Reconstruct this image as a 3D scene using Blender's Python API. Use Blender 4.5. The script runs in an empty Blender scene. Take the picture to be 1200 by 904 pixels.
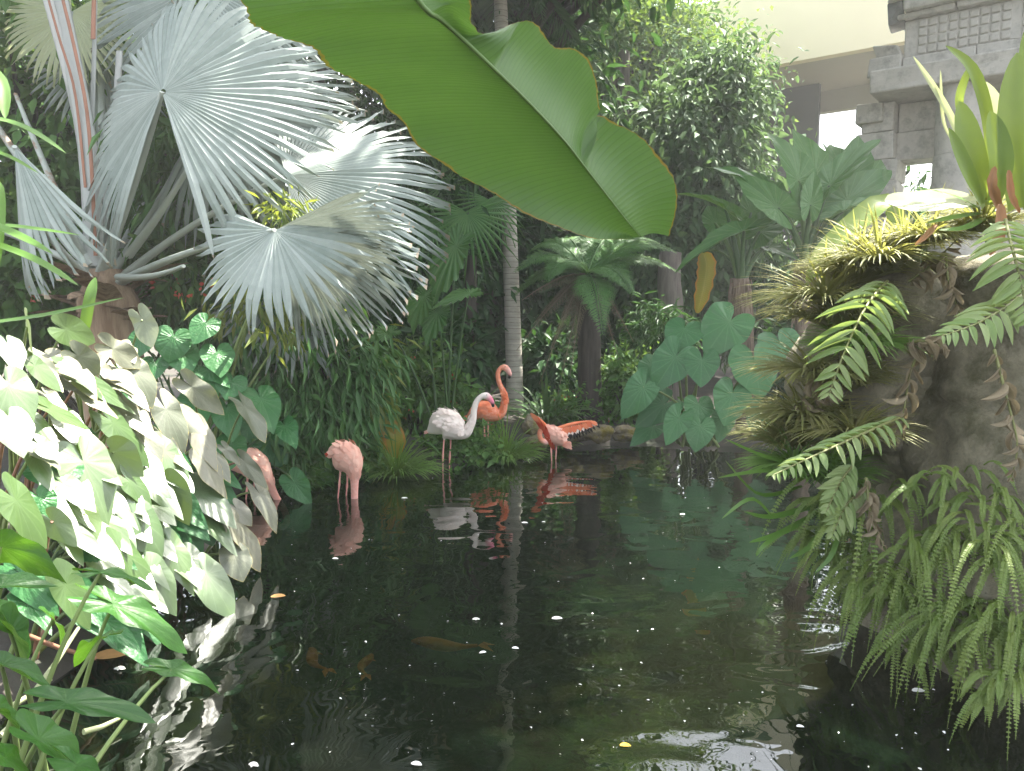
import bpy, math, random
import numpy as np
from mathutils import Vector, Matrix, noise as mnoise
random.seed(7); RNG = np.random.default_rng(11)
S = bpy.context.scene
COL = S.collection

# ------------------------------------------------------------------ camera
CAM_H, FPX, PIT = 2.0, 906.0, math.atan(87 / 906.0)
cam_d = bpy.data.cameras.new('camera'); cam = bpy.data.objects.new('camera', cam_d); COL.objects.link(cam)
cam_d.sensor_width = 36; cam_d.lens = FPX / 1200 * 36; cam_d.clip_end = 1000; cam_d.clip_start = 0.05
cam.location = (0, 0, CAM_H); cam.rotation_euler = (math.pi / 2 - PIT, 0, 0)
S.camera = cam
# ------------------------------------------------------------------ sky and sun
SUN = Vector((0.38, 0.28, 0.88)).normalized()          # towards the sun
w = bpy.data.worlds.new('World'); S.world = w; w.use_nodes = True
nt = w.node_tree; bg = nt.nodes['Background']
sky = nt.nodes.new('ShaderNodeTexSky'); sky.sky_type = 'NISHITA'; sky.sun_disc = False
sky.sun_elevation = math.asin(SUN.z); sky.sun_rotation = math.atan2(SUN.x, SUN.y)
sky.dust_density = 4.0; sky.air_density = 1.2; sky.ozone_density = 1.0
hs = nt.nodes.new('ShaderNodeHueSaturation'); hs.inputs['Saturation'].default_value = .38      # thin white cloud veil
nt.links.new(sky.outputs[0], hs.inputs['Color']); nt.links.new(hs.outputs[0], bg.inputs[0]); bg.inputs[1].default_value = 0.15
sun_d = bpy.data.lights.new('sun', 'SUN'); sun = bpy.data.objects.new('sun', sun_d); COL.objects.link(sun)
sun_d.energy = 5.0; sun_d.angle = math.radians(0.6); sun_d.color = (1, 0.95, 0.86)
sun.rotation_euler = (-SUN).to_track_quat('-Z', 'Y').to_euler()
S.view_settings.view_transform = 'Standard'; S.view_settings.look = 'None'
S.view_settings.exposure = 2.4; S.view_settings.gamma = 1; S.view_settings.use_curve_mapping = False
HAZE = .003; S.cycles.volume_bounces = 1; S.cycles.volume_step_rate = 8
S.cycles.max_bounces = 8; S.cycles.diffuse_bounces = 4; S.cycles.glossy_bounces = 3
S.cycles.transmission_bounces = 4; S.cycles.transparent_max_bounces = 8
S.cycles.sample_clamp_indirect = 6; S.cycles.use_denoising = True
S.cycles.caustics_reflective = False; S.cycles.caustics_refractive = False

# ------------------------------------------------------------------ layout helpers
_c, _s = math.cos(PIT), math.sin(PIT)
def P(px, py, Y):
    """point seen at photo pixel (1200x904) at world distance Y"""
    u = (px - 600) / FPX; v = -(py - 452) / FPX
    d = Vector((u, _c + v * _s, -_s + v * _c))
    return Vector((0, 0, CAM_H)) + d * (Y / d.y)
def Pz(px, py, z=0.0):
    u = (px - 600) / FPX; v = -(py - 452) / FPX
    d = Vector((u, _c + v * _s, -_s + v * _c))
    return Vector((0, 0, CAM_H)) + d * ((z - CAM_H) / d.z)
def rnd(a, b): return random.uniform(a, b)
def rv(): return Vector((random.gauss(0, 1), random.gauss(0, 1), random.gauss(0, 1))).normalized()
def bez(a, b, c, n):
    return [a * (1 - t) ** 2 + b * 2 * t * (1 - t) + c * t * t for t in [i / (n - 1) for i in range(n)]]
def catmull(pts, n):
    pts = np.array(pts, float); m = len(pts); out = []
    for i in range(n):
        t = i / (n - 1) * (m - 1); k = min(int(t), m - 2); f = t - k
        p0 = pts[max(k - 1, 0)]; p1 = pts[k]; p2 = pts[k + 1]; p3 = pts[min(k + 2, m - 1)]
        out.append(0.5 * ((2 * p1) + (-p0 + p2) * f + (2 * p0 - 5 * p1 + 4 * p2 - p3) * f * f + (-p0 + 3 * p1 - 3 * p2 + p3) * f ** 3))
    return np.array(out)
def norm(a): return a / np.maximum(np.linalg.norm(a, axis=-1, keepdims=True), 1e-9)

# ------------------------------------------------------------------ mesh kit
class MB:
    def __init__(s): s.V = []; s.T = []; s.Q = []; s.UV = []; s.n = 0
    def add(s, V, F, UV=None):
        V = np.asarray(V, float).reshape(-1, 3); F = np.asarray(F, int)
        if UV is None: UV = np.zeros((len(V), 2))
        s.V.append(V); s.UV.append(np.asarray(UV, float).reshape(-1, 2))
        (s.T if F.shape[1] == 3 else s.Q).append(F + s.n); s.n += len(V); return s
    def mesh(s, name, mat=None, smooth=True):
        me = bpy.data.meshes.new(name)
        V = np.concatenate(s.V); UV = np.concatenate(s.UV)
        T = np.concatenate(s.T) if s.T else np.zeros((0, 3), int); Q = np.concatenate(s.Q) if s.Q else np.zeros((0, 4), int)
        L = np.concatenate([T.ravel(), Q.ravel()]); tot = np.concatenate([np.full(len(T), 3), np.full(len(Q), 4)])
        st = np.concatenate([[0], np.cumsum(tot)[:-1]]) if len(tot) else np.zeros(0)
        me.vertices.add(len(V)); me.vertices.foreach_set('co', V.ravel().astype(np.float32))
        me.loops.add(len(L)); me.loops.foreach_set('vertex_index', L.astype(np.int32))
        me.polygons.add(len(tot)); me.polygons.foreach_set('loop_start', st.astype(np.int32)); me.polygons.foreach_set('loop_total', tot.astype(np.int32))
        me.polygons.foreach_set('use_smooth', np.full(len(tot), smooth))
        uv = me.uv_layers.new(name='UVMap'); uv.data.foreach_set('uv', UV[L].ravel().astype(np.float32))
        me.update(calc_edges=True); me.validate()
        if mat: me.materials.append(mat)
        return me
    def build(s, name, mat, parent=None, smooth=True, kind=None):
        return link(name, s.mesh(name, mat, smooth), parent, None, kind)
def link(name, data, parent=None, M=None, kind=None):
    """M is a world matrix; parents are Empties or meshes moved by translation only"""
    o = bpy.data.objects.new(name, data); COL.objects.link(o)
    W = M if M is not None else Matrix.Identity(4)
    if parent is not None:
        o.parent = parent; o.matrix_local = Matrix.Translation(-wloc(parent)) @ W
    else: o.matrix_world = W
    if kind: o['kind'] = kind
    return o
def wloc(o):
    v = Vector(o.location); p = o.parent
    while p is not None: v = v + p.location; p = p.parent
    return v
def tag(o, label, cat, group=None):
    o['label'] = label; o['category'] = cat
    if group: o['group'] = group
    return o
def thing(name, label, cat, loc, group=None):
    o = bpy.data.objects.new(name, None); COL.objects.link(o); o.location = loc; o.empty_display_size = 0.1
    return tag(o, label, cat, group)
def tube(mb, pts, rad, seg=8, cap=True, rad2=None):
    P_ = np.array([list(p) for p in pts], float); n = len(P_)
    rad = np.broadcast_to(np.asarray(rad, float), (n,)) if np.ndim(rad) == 0 else np.asarray(rad, float)
    r2 = rad if rad2 is None else np.asarray(rad2, float)
    T = norm(np.gradient(P_, axis=0)); up = np.array([0.03, 0.05, 1.0]) if abs(T[0, 2]) < 0.9 else np.array([0.05, 1.0, 0.02])
    A = np.zeros_like(P_); B = np.zeros_like(P_); prev = norm(np.cross(T[0], up))
    for i in range(n):
        a = prev - T[i] * np.dot(prev, T[i]); a = a / max(np.linalg.norm(a), 1e-9); A[i] = a; B[i] = np.cross(a, T[i]); prev = a
    th = np.arange(seg) / seg * 2 * math.pi
    V = (P_[:, None] + A[:, None] * (np.cos(th)[None, :, None] * rad[:, None, None]) + B[:, None] * (np.sin(th)[None, :, None] * r2[:, None, None])).reshape(-1, 3)
    i, j = np.meshgrid(np.arange(n - 1), np.arange(seg), indexing='ij'); j2 = (j + 1) % seg
    F = np.stack([i * seg + j, i * seg + j2, (i + 1) * seg + j2, (i + 1) * seg + j], -1).reshape(-1, 4)
    UV = np.stack([np.tile(th / 6.283, n), np.repeat(np.linspace(0, 1, n), seg)], -1)
    mb.add(V, F, UV)
    if cap:
        c0 = np.vstack([P_[0], V[:seg]]); c1 = np.vstack([P_[-1], V[-seg:]])
        k = np.arange(seg); f = np.stack([np.zeros(seg, int), 1 + (k + 1) % seg, 1 + k], -1)
        mb.add(c0, f); mb.add(c1, f[:, ::-1])
    return mb
def ribbon(mb, pts, nrm, wid, fold=0.15, rows=3):
    """leaf strip along pts, upper side towards nrm, half width wid, V fold; uv = (across -1..1, along 0..1)"""
    P_ = np.array([list(p) for p in pts], float); n = len(P_)
    T = norm(np.gradient(P_, axis=0)); N = np.broadcast_to(np.array(nrm, float), P_.shape)
    N = norm(N - T * (N * T).sum(-1, keepdims=True)); X = np.cross(T, N)
    wid = np.broadcast_to(np.asarray(wid, float), (n,)); a = np.linspace(-1, 1, rows)
    V = P_[:, None] + X[:, None] * (a[None, :, None] * wid[:, None, None]) + N[:, None] * (np.abs(a)[None, :, None] * fold * wid[:, None, None])
    i, j = np.meshgrid(np.arange(n - 1), np.arange(rows - 1), indexing='ij')
    F = np.stack([i * rows + j, i * rows + j + 1, (i + 1) * rows + j + 1, (i + 1) * rows + j], -1).reshape(-1, 4)
    UV = np.stack([np.tile(a, n), np.repeat(np.linspace(0, 1, n), rows)], -1)
    return mb.add(V.reshape(-1, 3), F, UV)
def box(mb, c, h, R=None, taper=1.0, jit=0.0):
    s = np.array([[x, y, z] for z in (-1, 1) for y in (-1, 1) for x in (-1, 1)], float)
    s[4:, :2] *= taper; V = s * np.array(h)
    if jit: V = V + RNG.normal(0, jit, V.shape)
    if R is not None: V = V @ np.array(R.to_3x3()).T
    F = [[0, 2, 3, 1], [4, 5, 7, 6], [0, 1, 5, 4], [2, 6, 7, 3], [0, 4, 6, 2], [1, 3, 7, 5]]
    return mb.add(V + np.array(c), F)
LANCE = (np.array([[0, 0, 0], [-.5, .42, .05], [.5, .42, .05], [0, 1, -.12], [0, .45, -.06]]),
         np.array([[0, 2, 4], [0, 4, 1], [4, 2, 3], [4, 3, 1]]), np.array([[0, 0], [-1, .42], [1, .42], [0, 1], [0, .45]]))
BROAD = (np.array([[0, 0, 0], [-.42, .18, .06], [-.5, .5, .08], [-.25, .85, -.02], [0, 1.05, -.16], [.25, .85, -.02], [.5, .5, .08], [.42, .18, .06], [0, .5, -.04]]),
         np.array([[8, i, i + 1] for i in range(0, 7)] + [[8, 7, 0]])[:, [0, 2, 1]], np.array([[0, 0], [-.8, .2], [-1, .5], [-.5, .85], [0, 1], [.5, .85], [1, .5], [.8, .2], [0, .5]]))
GRASS = (np.array([[-.5, 0, 0], [.5, 0, 0], [-.45, .35, .0], [.45, .35, .0], [-.33, .7, -.07], [.33, .7, -.07], [0, 1, -.22]]),
         np.array([[0, 1, 3], [0, 3, 2], [2, 3, 5], [2, 5, 4], [4, 5, 6]]), np.array([[-1, 0], [1, 0], [-1, .35], [1, .35], [-1, .7], [1, .7], [0, 1]]))
def scatter(mb, tpl, pos, d, nrm, size, aspect):
    V, F, UV = tpl; pos = np.asarray(pos, float); n = len(pos)
    d = norm(np.asarray(d, float)); nrm = np.asarray(nrm, float); N = norm(nrm - d * (nrm * d).sum(-1, keepdims=True)); X = np.cross(d, N)
    size = np.broadcast_to(np.asarray(size, float), (n,)); asp = np.broadcast_to(np.asarray(aspect, float), (n,))
    W = pos[:, None] + size[:, None, None] * (V[None, :, 0:1] * asp[:, None, None] * X[:, None] + V[None, :, 1:2] * d[:, None] + V[None, :, 2:3] * N[:, None])
    FF = (F[None] + (np.arange(n) * len(V))[:, None, None]).reshape(-1, 3)
    return mb.add(W.reshape(-1, 3), FF, np.tile(UV, (n, 1)))

# ------------------------------------------------------------------ materials
def mk(name):
    m = bpy.data.materials.new(name); m.use_nodes = True; n = m.node_tree
    for x in list(n.nodes): n.nodes.remove(x)
    return m, n, n.nodes.new('ShaderNodeOutputMaterial')
def N_(n, t, **kw):
    x = n.nodes.new(t)
    for k, v in kw.items():
        if k in x.inputs: x.inputs[k].default_value = v
        else: setattr(x, k, v)
    return x
def mixc(n, a, b, fac, bt='MIX'):
    x = n.nodes.new('ShaderNodeMix'); x.data_type = 'RGBA'; x.blend_type = bt
    for i, v in ((6, a), (7, b), (0, fac)):
        if hasattr(v, 'is_linked') or hasattr(v, 'node'): n.links.new(v, x.inputs[i])
        else: x.inputs[i].default_value = (*v, 1) if isinstance(v, tuple) else v
    return x.outputs[2]
def math_(n, op, a, b=None, c=None, clamp=False):
    x = n.nodes.new('ShaderNodeMath'); x.operation = op; x.use_clamp = clamp
    for i, v in enumerate((a, b, c)):
        if v is None: continue
        if hasattr(v, 'node'): n.links.new(v, x.inputs[i])
        else: x.inputs[i].default_value = v
    return x.outputs[0]
def ramp(n, f, stops):
    r = n.nodes.new('ShaderNodeValToRGB'); e = r.color_ramp.elements
    while len(e) < len(stops): e.new(0.5)
    for k, (p, c) in zip(e, stops): k.position = p; k.color = (*c, 1) if len(c) == 3 else c
    n.links.new(f, r.inputs[0]); return r.outputs[0]
def leaf_mat(name, c1, c2, rough=0.5, trans=0.3, tcol=None, spec=0.5, obj_random=False, vein=None, edge=None, dry=None, bump=0.0, back=None, sheen=0.0):
    m, n, out = mk(name)
    if obj_random: r = N_(n, 'ShaderNodeObjectInfo').outputs['Random']
    else: r = N_(n, 'ShaderNodeNewGeometry').outputs['Random Per Island']
    tc = N_(n, 'ShaderNodeTexCoord')
    no = N_(n, 'ShaderNodeTexNoise', Scale=9.0, Detail=3.0); n.links.new(tc.outputs['Object'], no.inputs[0])
    f = math_(n, 'ADD', math_(n, 'MULTIPLY', r, 0.75), math_(n, 'MULTIPLY', math_(n, 'SUBTRACT', no.outputs[0], 0.4), 0.7), clamp=True)
    col = mixc(n, c1, c2, f)
    sep = N_(n, 'ShaderNodeSeparateXYZ'); uvn = N_(n, 'ShaderNodeUVMap'); n.links.new(uvn.outputs[0], sep.inputs[0])
    u, v = sep.outputs[0], sep.outputs[1]
    if vein:                                                   # (kind, count, colour)
        k, cnt, vc = vein
        if k == 'polar':                                       # u = angle/pi, v = radius fraction
            fr = math_(n, 'ABSOLUTE', math_(n, 'SUBTRACT', math_(n, 'FRACT', math_(n, 'ADD', math_(n, 'MULTIPLY', u, cnt), .5)), .5))
            wv = math_(n, 'DIVIDE', 0.05, math_(n, 'ADD', v, 0.12))
        else:                                                  # u across, v along: ribs running to the edge
            au = math_(n, 'ABSOLUTE', u)
            fr = math_(n, 'ABSOLUTE', math_(n, 'SUBTRACT', math_(n, 'FRACT', math_(n, 'SUBTRACT', math_(n, 'MULTIPLY', v, cnt), math_(n, 'MULTIPLY', au, 1.6))), .5))
            wv = 0.09
        mask = math_(n, 'MULTIPLY', math_(n, 'LESS_THAN', fr, wv), 0.26 if k == 'polar' else .6)
        if k != 'polar':
            mid = math_(n, 'LESS_THAN', math_(n, 'ABSOLUTE', u), 0.03); mask = math_(n, 'MAXIMUM', mask, mid)
        col = mixc(n, col, vc, mask)
    if edge:                                                   # coloured dry margin where the edge coordinate nears 1
        thr, ec, axis = edge
        e = math_(n, 'ABSOLUTE', u if axis == 'u' else v)
        n2 = N_(n, 'ShaderNodeTexNoise', Scale=14.0, Detail=4.0); n.links.new(tc.outputs['Object'], n2.inputs[0])
        e2 = math_(n, 'GREATER_THAN', math_(n, 'ADD', e, math_(n, 'MULTIPLY', math_(n, 'SUBTRACT', n2.outputs[0], .5), .10)), thr)
        col = mixc(n, col, ec, e2)
    if dry:                                                    # blotches of dry colour
        thr, dc, sc = dry
        n3 = N_(n, 'ShaderNodeTexNoise', Scale=sc, Detail=5.0, Roughness=.65); n.links.new(tc.outputs['Object'], n3.inputs[0])
        nn = math_(n, 'ADD', n3.outputs[0], math_(n, 'MULTIPLY', math_(n, 'SUBTRACT', r, .5), .12))
        dm = N_(n, 'ShaderNodeMapRange'); n.links.new(nn, dm.inputs[0]); dm.inputs[1].default_value = thr; dm.inputs[2].default_value = thr + .08
        col = mixc(n, col, dc, dm.outputs[0])
    pcol = col
    if back:                                                   # underside of another tone
        g = N_(n, 'ShaderNodeNewGeometry'); pcol = mixc(n, col, back, math_(n, 'MULTIPLY', g.outputs['Backfacing'], .7))
    p = N_(n, 'ShaderNodeBsdfPrincipled', Roughness=rough); p.inputs['Specular IOR Level'].default_value = spec
    if sheen: p.inputs['Coat Weight'].default_value = sheen; p.inputs['Coat Roughness'].default_value = rough * .85
    n.links.new(pcol, p.inputs['Base Color'])
    t = N_(n, 'ShaderNodeBsdfTranslucent')
    n.links.new(mixc(n, col, tcol or (0.35, 0.5, 0.05), 0.55), t.inputs[0])
    mx = N_(n, 'ShaderNodeMixShader'); mx.inputs[0].default_value = trans
    n.links.new(p.outputs[0], mx.inputs[1]); n.links.new(t.outputs[0], mx.inputs[2]); n.links.new(mx.outputs[0], out.inputs[0])
    if bump:
        if vein and vein[0] == 'polar': h = math_(n, 'PINGPONG', math_(n, 'MULTIPLY', u, vein[1]), 0.5)
        else: h = math_(n, 'PINGPONG', math_(n, 'SUBTRACT', math_(n, 'MULTIPLY', v, vein[1] if vein else 30), math_(n, 'MULTIPLY', math_(n, 'ABSOLUTE', u), 1.6)), .5)
        h = math_(n, 'ADD', h, math_(n, 'MULTIPLY', no.outputs[0], 1.2))
        b = N_(n, 'ShaderNodeBump', Strength=bump, Distance=0.01); n.links.new(h, b.inputs['Height'])
        n.links.new(b.outputs[0], p.inputs['Normal']); n.links.new(b.outputs[0], t.inputs['Normal'])
    return m
def rock_mat(name, c1, c2, c3=None, scale=4.0, rough=0.9, bump=0.5, moss=0.0, mosscol=(.06, .09, .02), crack=0):
    m, n, out = mk(name); tc = N_(n, 'ShaderNodeTexCoord')
    a = N_(n, 'ShaderNodeTexNoise', Scale=scale, Detail=8.0, Roughness=.62); n.links.new(tc.outputs['Object'], a.inputs[0])
    b = N_(n, 'ShaderNodeTexNoise', Scale=scale * 6, Detail=6.0, Roughness=.7); n.links.new(tc.outputs['Object'], b.inputs[0])
    col = ramp(n, a.outputs[0], [(.32, c1), (.62, c2)] + ([(.75, c3)] if c3 else []))
    col = mixc(n, col, (.02, .02, .015), math_(n, 'MULTIPLY', math_(n, 'SUBTRACT', b.outputs[0], .5, clamp=True), 1.6))
    if moss:
        g = N_(n, 'ShaderNodeTexNoise', Scale=scale * .6, Detail=7.0, Roughness=.7); n.links.new(tc.outputs['Object'], g.inputs[0])
        mr = N_(n, 'ShaderNodeMapRange'); n.links.new(g.outputs[0], mr.inputs[0]); mr.inputs[1].default_value = .60 - moss * .3; mr.inputs[2].default_value = .74 - moss * .3
        col = mixc(n, col, mosscol, mr.outputs[0])
    hgt = math_(n, 'ADD', a.outputs[0], math_(n, 'MULTIPLY', b.outputs[0], .8))
    if crack:
        dv = N_(n, 'ShaderNodeVectorMath', operation='ADD'); n.links.new(tc.outputs['Object'], dv.inputs[0]); sc = N_(n, 'ShaderNodeVectorMath', operation='SCALE'); n.links.new(a.outputs['Color'], sc.inputs[0]); sc.inputs['Scale'].default_value = .35; n.links.new(sc.outputs[0], dv.inputs[1])
        vo = N_(n, 'ShaderNodeTexVoronoi', feature='DISTANCE_TO_EDGE', Scale=crack); n.links.new(dv.outputs[0], vo.inputs[0])
        cm = N_(n, 'ShaderNodeMapRange'); n.links.new(vo.outputs[0], cm.inputs[0]); cm.inputs[1].default_value = 0; cm.inputs[2].default_value = .02; cm.inputs[3].default_value = 1; cm.inputs[4].default_value = 0
        col = mixc(n, col, (.03, .027, .02), math_(n, 'MULTIPLY', cm.outputs[0], .75)); hgt = math_(n, 'SUBTRACT', hgt, math_(n, 'MULTIPLY', cm.outputs[0], .8))
    oi = N_(n, 'ShaderNodeObjectInfo')
    col = mixc(n, col, (.9, .9, .9), math_(n, 'MULTIPLY', math_(n, 'SUBTRACT', oi.outputs['Random'], .5), .12))
    p = N_(n, 'ShaderNodeBsdfPrincipled', Roughness=rough); n.links.new(col, p.inputs[0])
    bp = N_(n, 'ShaderNodeBump', Strength=bump, Distance=.03); n.links.new(hgt, bp.inputs['Height']); n.links.new(bp.outputs[0], p.inputs['Normal'])
    n.links.new(p.outputs[0], out.inputs[0]); return m
def plain_mat(name, c, rough=.7, spec=.4, var=.15, scale=6.0):
    m, n, out = mk(name); tc = N_(n, 'ShaderNodeTexCoord'); a = N_(n, 'ShaderNodeTexNoise', Scale=scale, Detail=5.0); n.links.new(tc.outputs['Object'], a.inputs[0])
    col = mixc(n, tuple(x * (1 - var) for x in c), tuple(min(1, x * (1 + var)) for x in c), a.outputs[0])
    p = N_(n, 'ShaderNodeBsdfPrincipled', Roughness=rough); p.inputs['Specular IOR Level'].default_value = spec
    n.links.new(col, p.inputs[0]); n.links.new(p.outputs[0], out.inputs[0]); return m
def bark_mat(name, c1, c2, rings=0.0, fibre=0.0):
    m, n, out = mk(name); tc = N_(n, 'ShaderNodeTexCoord'); mp = N_(n, 'ShaderNodeMapping'); n.links.new(tc.outputs['Object'], mp.inputs[0])
    mp.inputs['Scale'].default_value = (14, 14, 2.0) if not rings else (5, 5, 22)
    a = N_(n, 'ShaderNodeTexNoise', Scale=1.0, Detail=7.0, Roughness=.65); n.links.new(mp.outputs[0], a.inputs[0])
    col = ramp(n, a.outputs[0], [(.35, c1), (.65, c2)]); h = a.outputs[0]
    if rings:
        sp = N_(n, 'ShaderNodeSeparateXYZ'); n.links.new(tc.outputs['Object'], sp.inputs[0])
        fr = math_(n, 'FRACT', math_(n, 'ADD', math_(n, 'MULTIPLY', sp.outputs[2], rings), math_(n, 'MULTIPLY', a.outputs[0], .35)))
        col = mixc(n, col, tuple(x * .68 for x in c1), math_(n, 'LESS_THAN', fr, .12)); h = math_(n, 'ADD', math_(n, 'MULTIPLY', h, .4), math_(n, 'MULTIPLY', fr, .5))
    p = N_(n, 'ShaderNodeBsdfPrincipled', Roughness=.9); n.links.new(col, p.inputs[0])
    bp = N_(n, 'ShaderNodeBump', Strength=.6, Distance=.03); n.links.new(h, bp.inputs['Height']); n.links.new(bp.outputs[0], p.inputs['Normal'])
    n.links.new(p.outputs[0], out.inputs[0]); return m

M = {}
M['taro'] = leaf_mat('taro leaf', (.045, .10, .022), (.085, .15, .04), .45, .2, (.30, .42, .03), spec=1.0, obj_random=True, vein=('polar', 9, (.16, .24, .09)), bump=.12, back=(.14, .2, .08), sheen=1.0)
M['taro_dry'] = leaf_mat('taro leaf shade grey', (.10, .12, .075), (.19, .18, .13), .5, .15, (.35, .4, .1), spec=.6, obj_random=True, vein=('polar', 9, (.22, .24, .15)), bump=.2, edge=(.985, (.34, .29, .10), 'v'), back=(.12, .15, .06), sheen=.6)  # grey base paints in the palm's shade; the yellow margin is dry leaf
M['taro_dark'] = leaf_mat('colocasia leaf', (.024, .11, .032), (.042, .155, .042), .4, .16, (.15, .4, .05), spec=.4, obj_random=True, vein=('polar', 8, (.10, .24, .09)), bump=.5)
M['taro_green'] = leaf_mat('foreground taro leaf', (.018, .07, .014), (.036, .115, .018), .42, .3, (.22, .48, .02), spec=.4, obj_random=True, vein=('polar', 9, (.07, .17, .03)), bump=.3)
M['aloc'] = leaf_mat('alocasia leaf', (.03, .105, .03), (.085, .19, .05), .42, .28, (.25, .45, .05), spec=.3, obj_random=True, vein=('polar', 10, (.2, .32, .13)), bump=.6)
M['silver'] = leaf_mat('silver frond', (.185, .23, .205), (.34, .385, .36), .55, .08, (.55, .6, .45), spec=.35, edge=(.985, (.30, .25, .18), 'v'))
M['silver_backlit'] = leaf_mat('yellow backlit frond', (.38, .42, .26), (.46, .5, .34), .55, .35, (.7, .75, .3), spec=.3)  # backlight on one frond put into its paler, yellower colour
M['silver_stalk'] = leaf_mat('silver stalk', (.30, .34, .30), (.40, .44, .40), .55, .02, obj_random=True, dry=(.62, (.25, .17, .11), 3.0))
M['spear'] = leaf_mat('spear leaf', (.36, .38, .36), (.48, .48, .46), .6, .05, obj_random=True)
M['spear_brown'] = plain_mat('spear brown streak', (.30, .15, .10), .8, .3, .3)
M['boot'] = bark_mat('dry leaf base', (.16, .10, .06), (.34, .25, .17))
M['banana'] = leaf_mat('banana leaf', (.028, .08, .018), (.08, .155, .04), .45, .36, (.17, .34, .04), spec=.4, obj_random=True, vein=('rib', 95, (.04, .09, .018)), edge=(.982, (.24, .12, .02), 'u'), dry=(.735, (.09, .11, .02), 26.0), bump=.18)
M['banana_under'] = plain_mat('banana midrib underside', (.055, .11, .03), .5, .4)
M['banana_rib'] = plain_mat('banana midrib', (.10, .17, .05), .5, .4)
M['banana_old'] = leaf_mat('yellowed leaf', (.30, .22, .02), (.16, .22, .03), .5, .35, (.7, .5, .02), obj_random=True, vein=('rib', 40, (.34, .28, .06)), edge=(.8, (.42, .17, .03), 'u'))
M['strap'] = leaf_mat('bright strap leaf', (.06, .15, .02), (.11, .22, .035), .42, .35, (.35, .55, .03), spec=.5, sheen=.2)
M['brom'] = leaf_mat('bromeliad leaf', (.09, .17, .03), (.17, .24, .06), .42, .4, (.5, .6, .05), spec=.5, obj_random=True)
M['brom_pale'] = leaf_mat('pale bromeliad leaf', (.30, .34, .18), (.5, .5, .36), .5, .3, (.7, .75, .3), obj_random=True)
M['fern'] = leaf_mat('sword fern leaflet', (.15, .24, .07), (.28, .34, .15), .5, .3, (.42, .55, .1), spec=.4, obj_random=True, dry=(.66, (.42, .36, .2), 12.0))
M['fern_dry'] = leaf_mat('dry fern leaflet', (.20, .16, .10), (.36, .30, .21), .7, .2, (.5, .4, .2), obj_random=True)
M['fern_dark'] = leaf_mat('hanging fern', (.10, .17, .025), (.18, .24, .05), .5, .3, (.3, .42, .04), obj_random=True)
M['rachis'] = plain_mat('fern rachis', (.16, .17, .06), .6)
M['tree_fern'] = leaf_mat('tree fern pinna', (.065, .17, .045), (.11, .24, .07), .5, .35, (.25, .45, .06))
M['tree_fern_dry'] = leaf_mat('dry tree fern pinna', (.12, .10, .065), (.20, .165, .11), .8, .15, (.3, .25, .12))
M['drygrass'] = leaf_mat('yellowing grass', (.16, .19, .05), (.30, .27, .12), .6, .35, (.6, .6, .12))
M['grass'] = leaf_mat('tuft grass', (.085, .19, .03), (.15, .27, .05), .5, .3, (.35, .5, .04))
M['bamboo'] = leaf_mat('bamboo leaf', (.04, .13, .032), (.085, .2, .05), .45, .25, (.22, .42, .05), spec=.4)
M['bamboo_hi'] = leaf_mat('yellow bamboo leaf', (.10, .18, .03), (.20, .24, .05), .5, .35, (.5, .55, .05))
M['dark'] = leaf_mat('dark evergreen leaf', (.018, .058, .018), (.042, .1, .032), .5, .2, (.12, .28, .04), spec=.22)
M['mid'] = leaf_mat('mid green leaf', (.05, .13, .03), (.09, .185, .045), .55, .28, (.28, .45, .05), spec=.22)
M['grey'] = leaf_mat('grey green leaf', (.05, .105, .045), (.095, .165, .07), .6, .25, (.22, .35, .1), spec=.2)
M['light'] = leaf_mat('light green leaf', (.055, .13, .045), (.095, .18, .06), .7, .25, (.4, .55, .06), spec=.12)
M['agap'] = leaf_mat('agapanthus leaf', (.05, .115, .035), (.09, .165, .055), .42, .25, (.3, .45, .05), spec=.5)
M['redleaf'] = leaf_mat('red flower', (.42, .05, .03), (.5, .12, .06), .6, .2, (.6, .1, .05))
M['stalk'] = plain_mat('taro petiole', (.16, .22, .07), .5, .4, .35)
M['stalk_red'] = plain_mat('reddish petiole', (.26, .13, .08), .5, .4, .3)
M['stalk_dark'] = plain_mat('dark petiole', (.05, .10, .035), .5, .4, .3)
M['bark'] = bark_mat('dark bark', (.03, .025, .02), (.075, .06, .05))
M['bark_grey'] = bark_mat('grey palm bark', (.38, .35, .30), (.52, .48, .42), rings=11.0)
M['bark_fibre'] = bark_mat('fibrous trunk', (.12, .085, .06), (.27, .20, .15))
M['bark_pillar'] = bark_mat('grey trunk', (.13, .11, .10), (.22, .19, .17))
M['rockwall'] = rock_mat('planter rock', (.15, .135, .09), (.30, .27, .19), (.38, .35, .27), 5.0, .9, .9, .3, (.10, .095, .05))
M['stone'] = rock_mat('carved grey stone', (.36, .35, .32), (.52, .50, .46), (.60, .58, .54), 1.4, .9, .45, .1, (.17, .165, .15))
M['stone_dark'] = rock_mat('weathered dark stone', (.08, .08, .08), (.19, .19, .19), None, 2.0, .9, .5)
M['rockmoss'] = rock_mat('mossy shore rock', (.17, .14, .09), (.28, .24, .17), None, 7.0, .9, .9, .42, (.20, .165, .03))
M['soil'] = rock_mat('soil', (.018, .014, .010), (.045, .034, .022), None, 2.0, .95, .5, .3, (.02, .03, .01))
M['render'] = plain_mat('cream render', (.80, .70, .50), .85, .2, .05, .8)
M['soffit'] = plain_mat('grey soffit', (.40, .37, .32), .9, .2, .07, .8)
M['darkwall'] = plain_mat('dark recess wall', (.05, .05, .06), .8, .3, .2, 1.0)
M['petal'] = plain_mat('white petal', (.75, .74, .70), .6, .3, .08, 40.0)
M['koi'] = plain_mat('orange koi', (.9, .30, .05), .4, .5, .35, 12.0)
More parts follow.
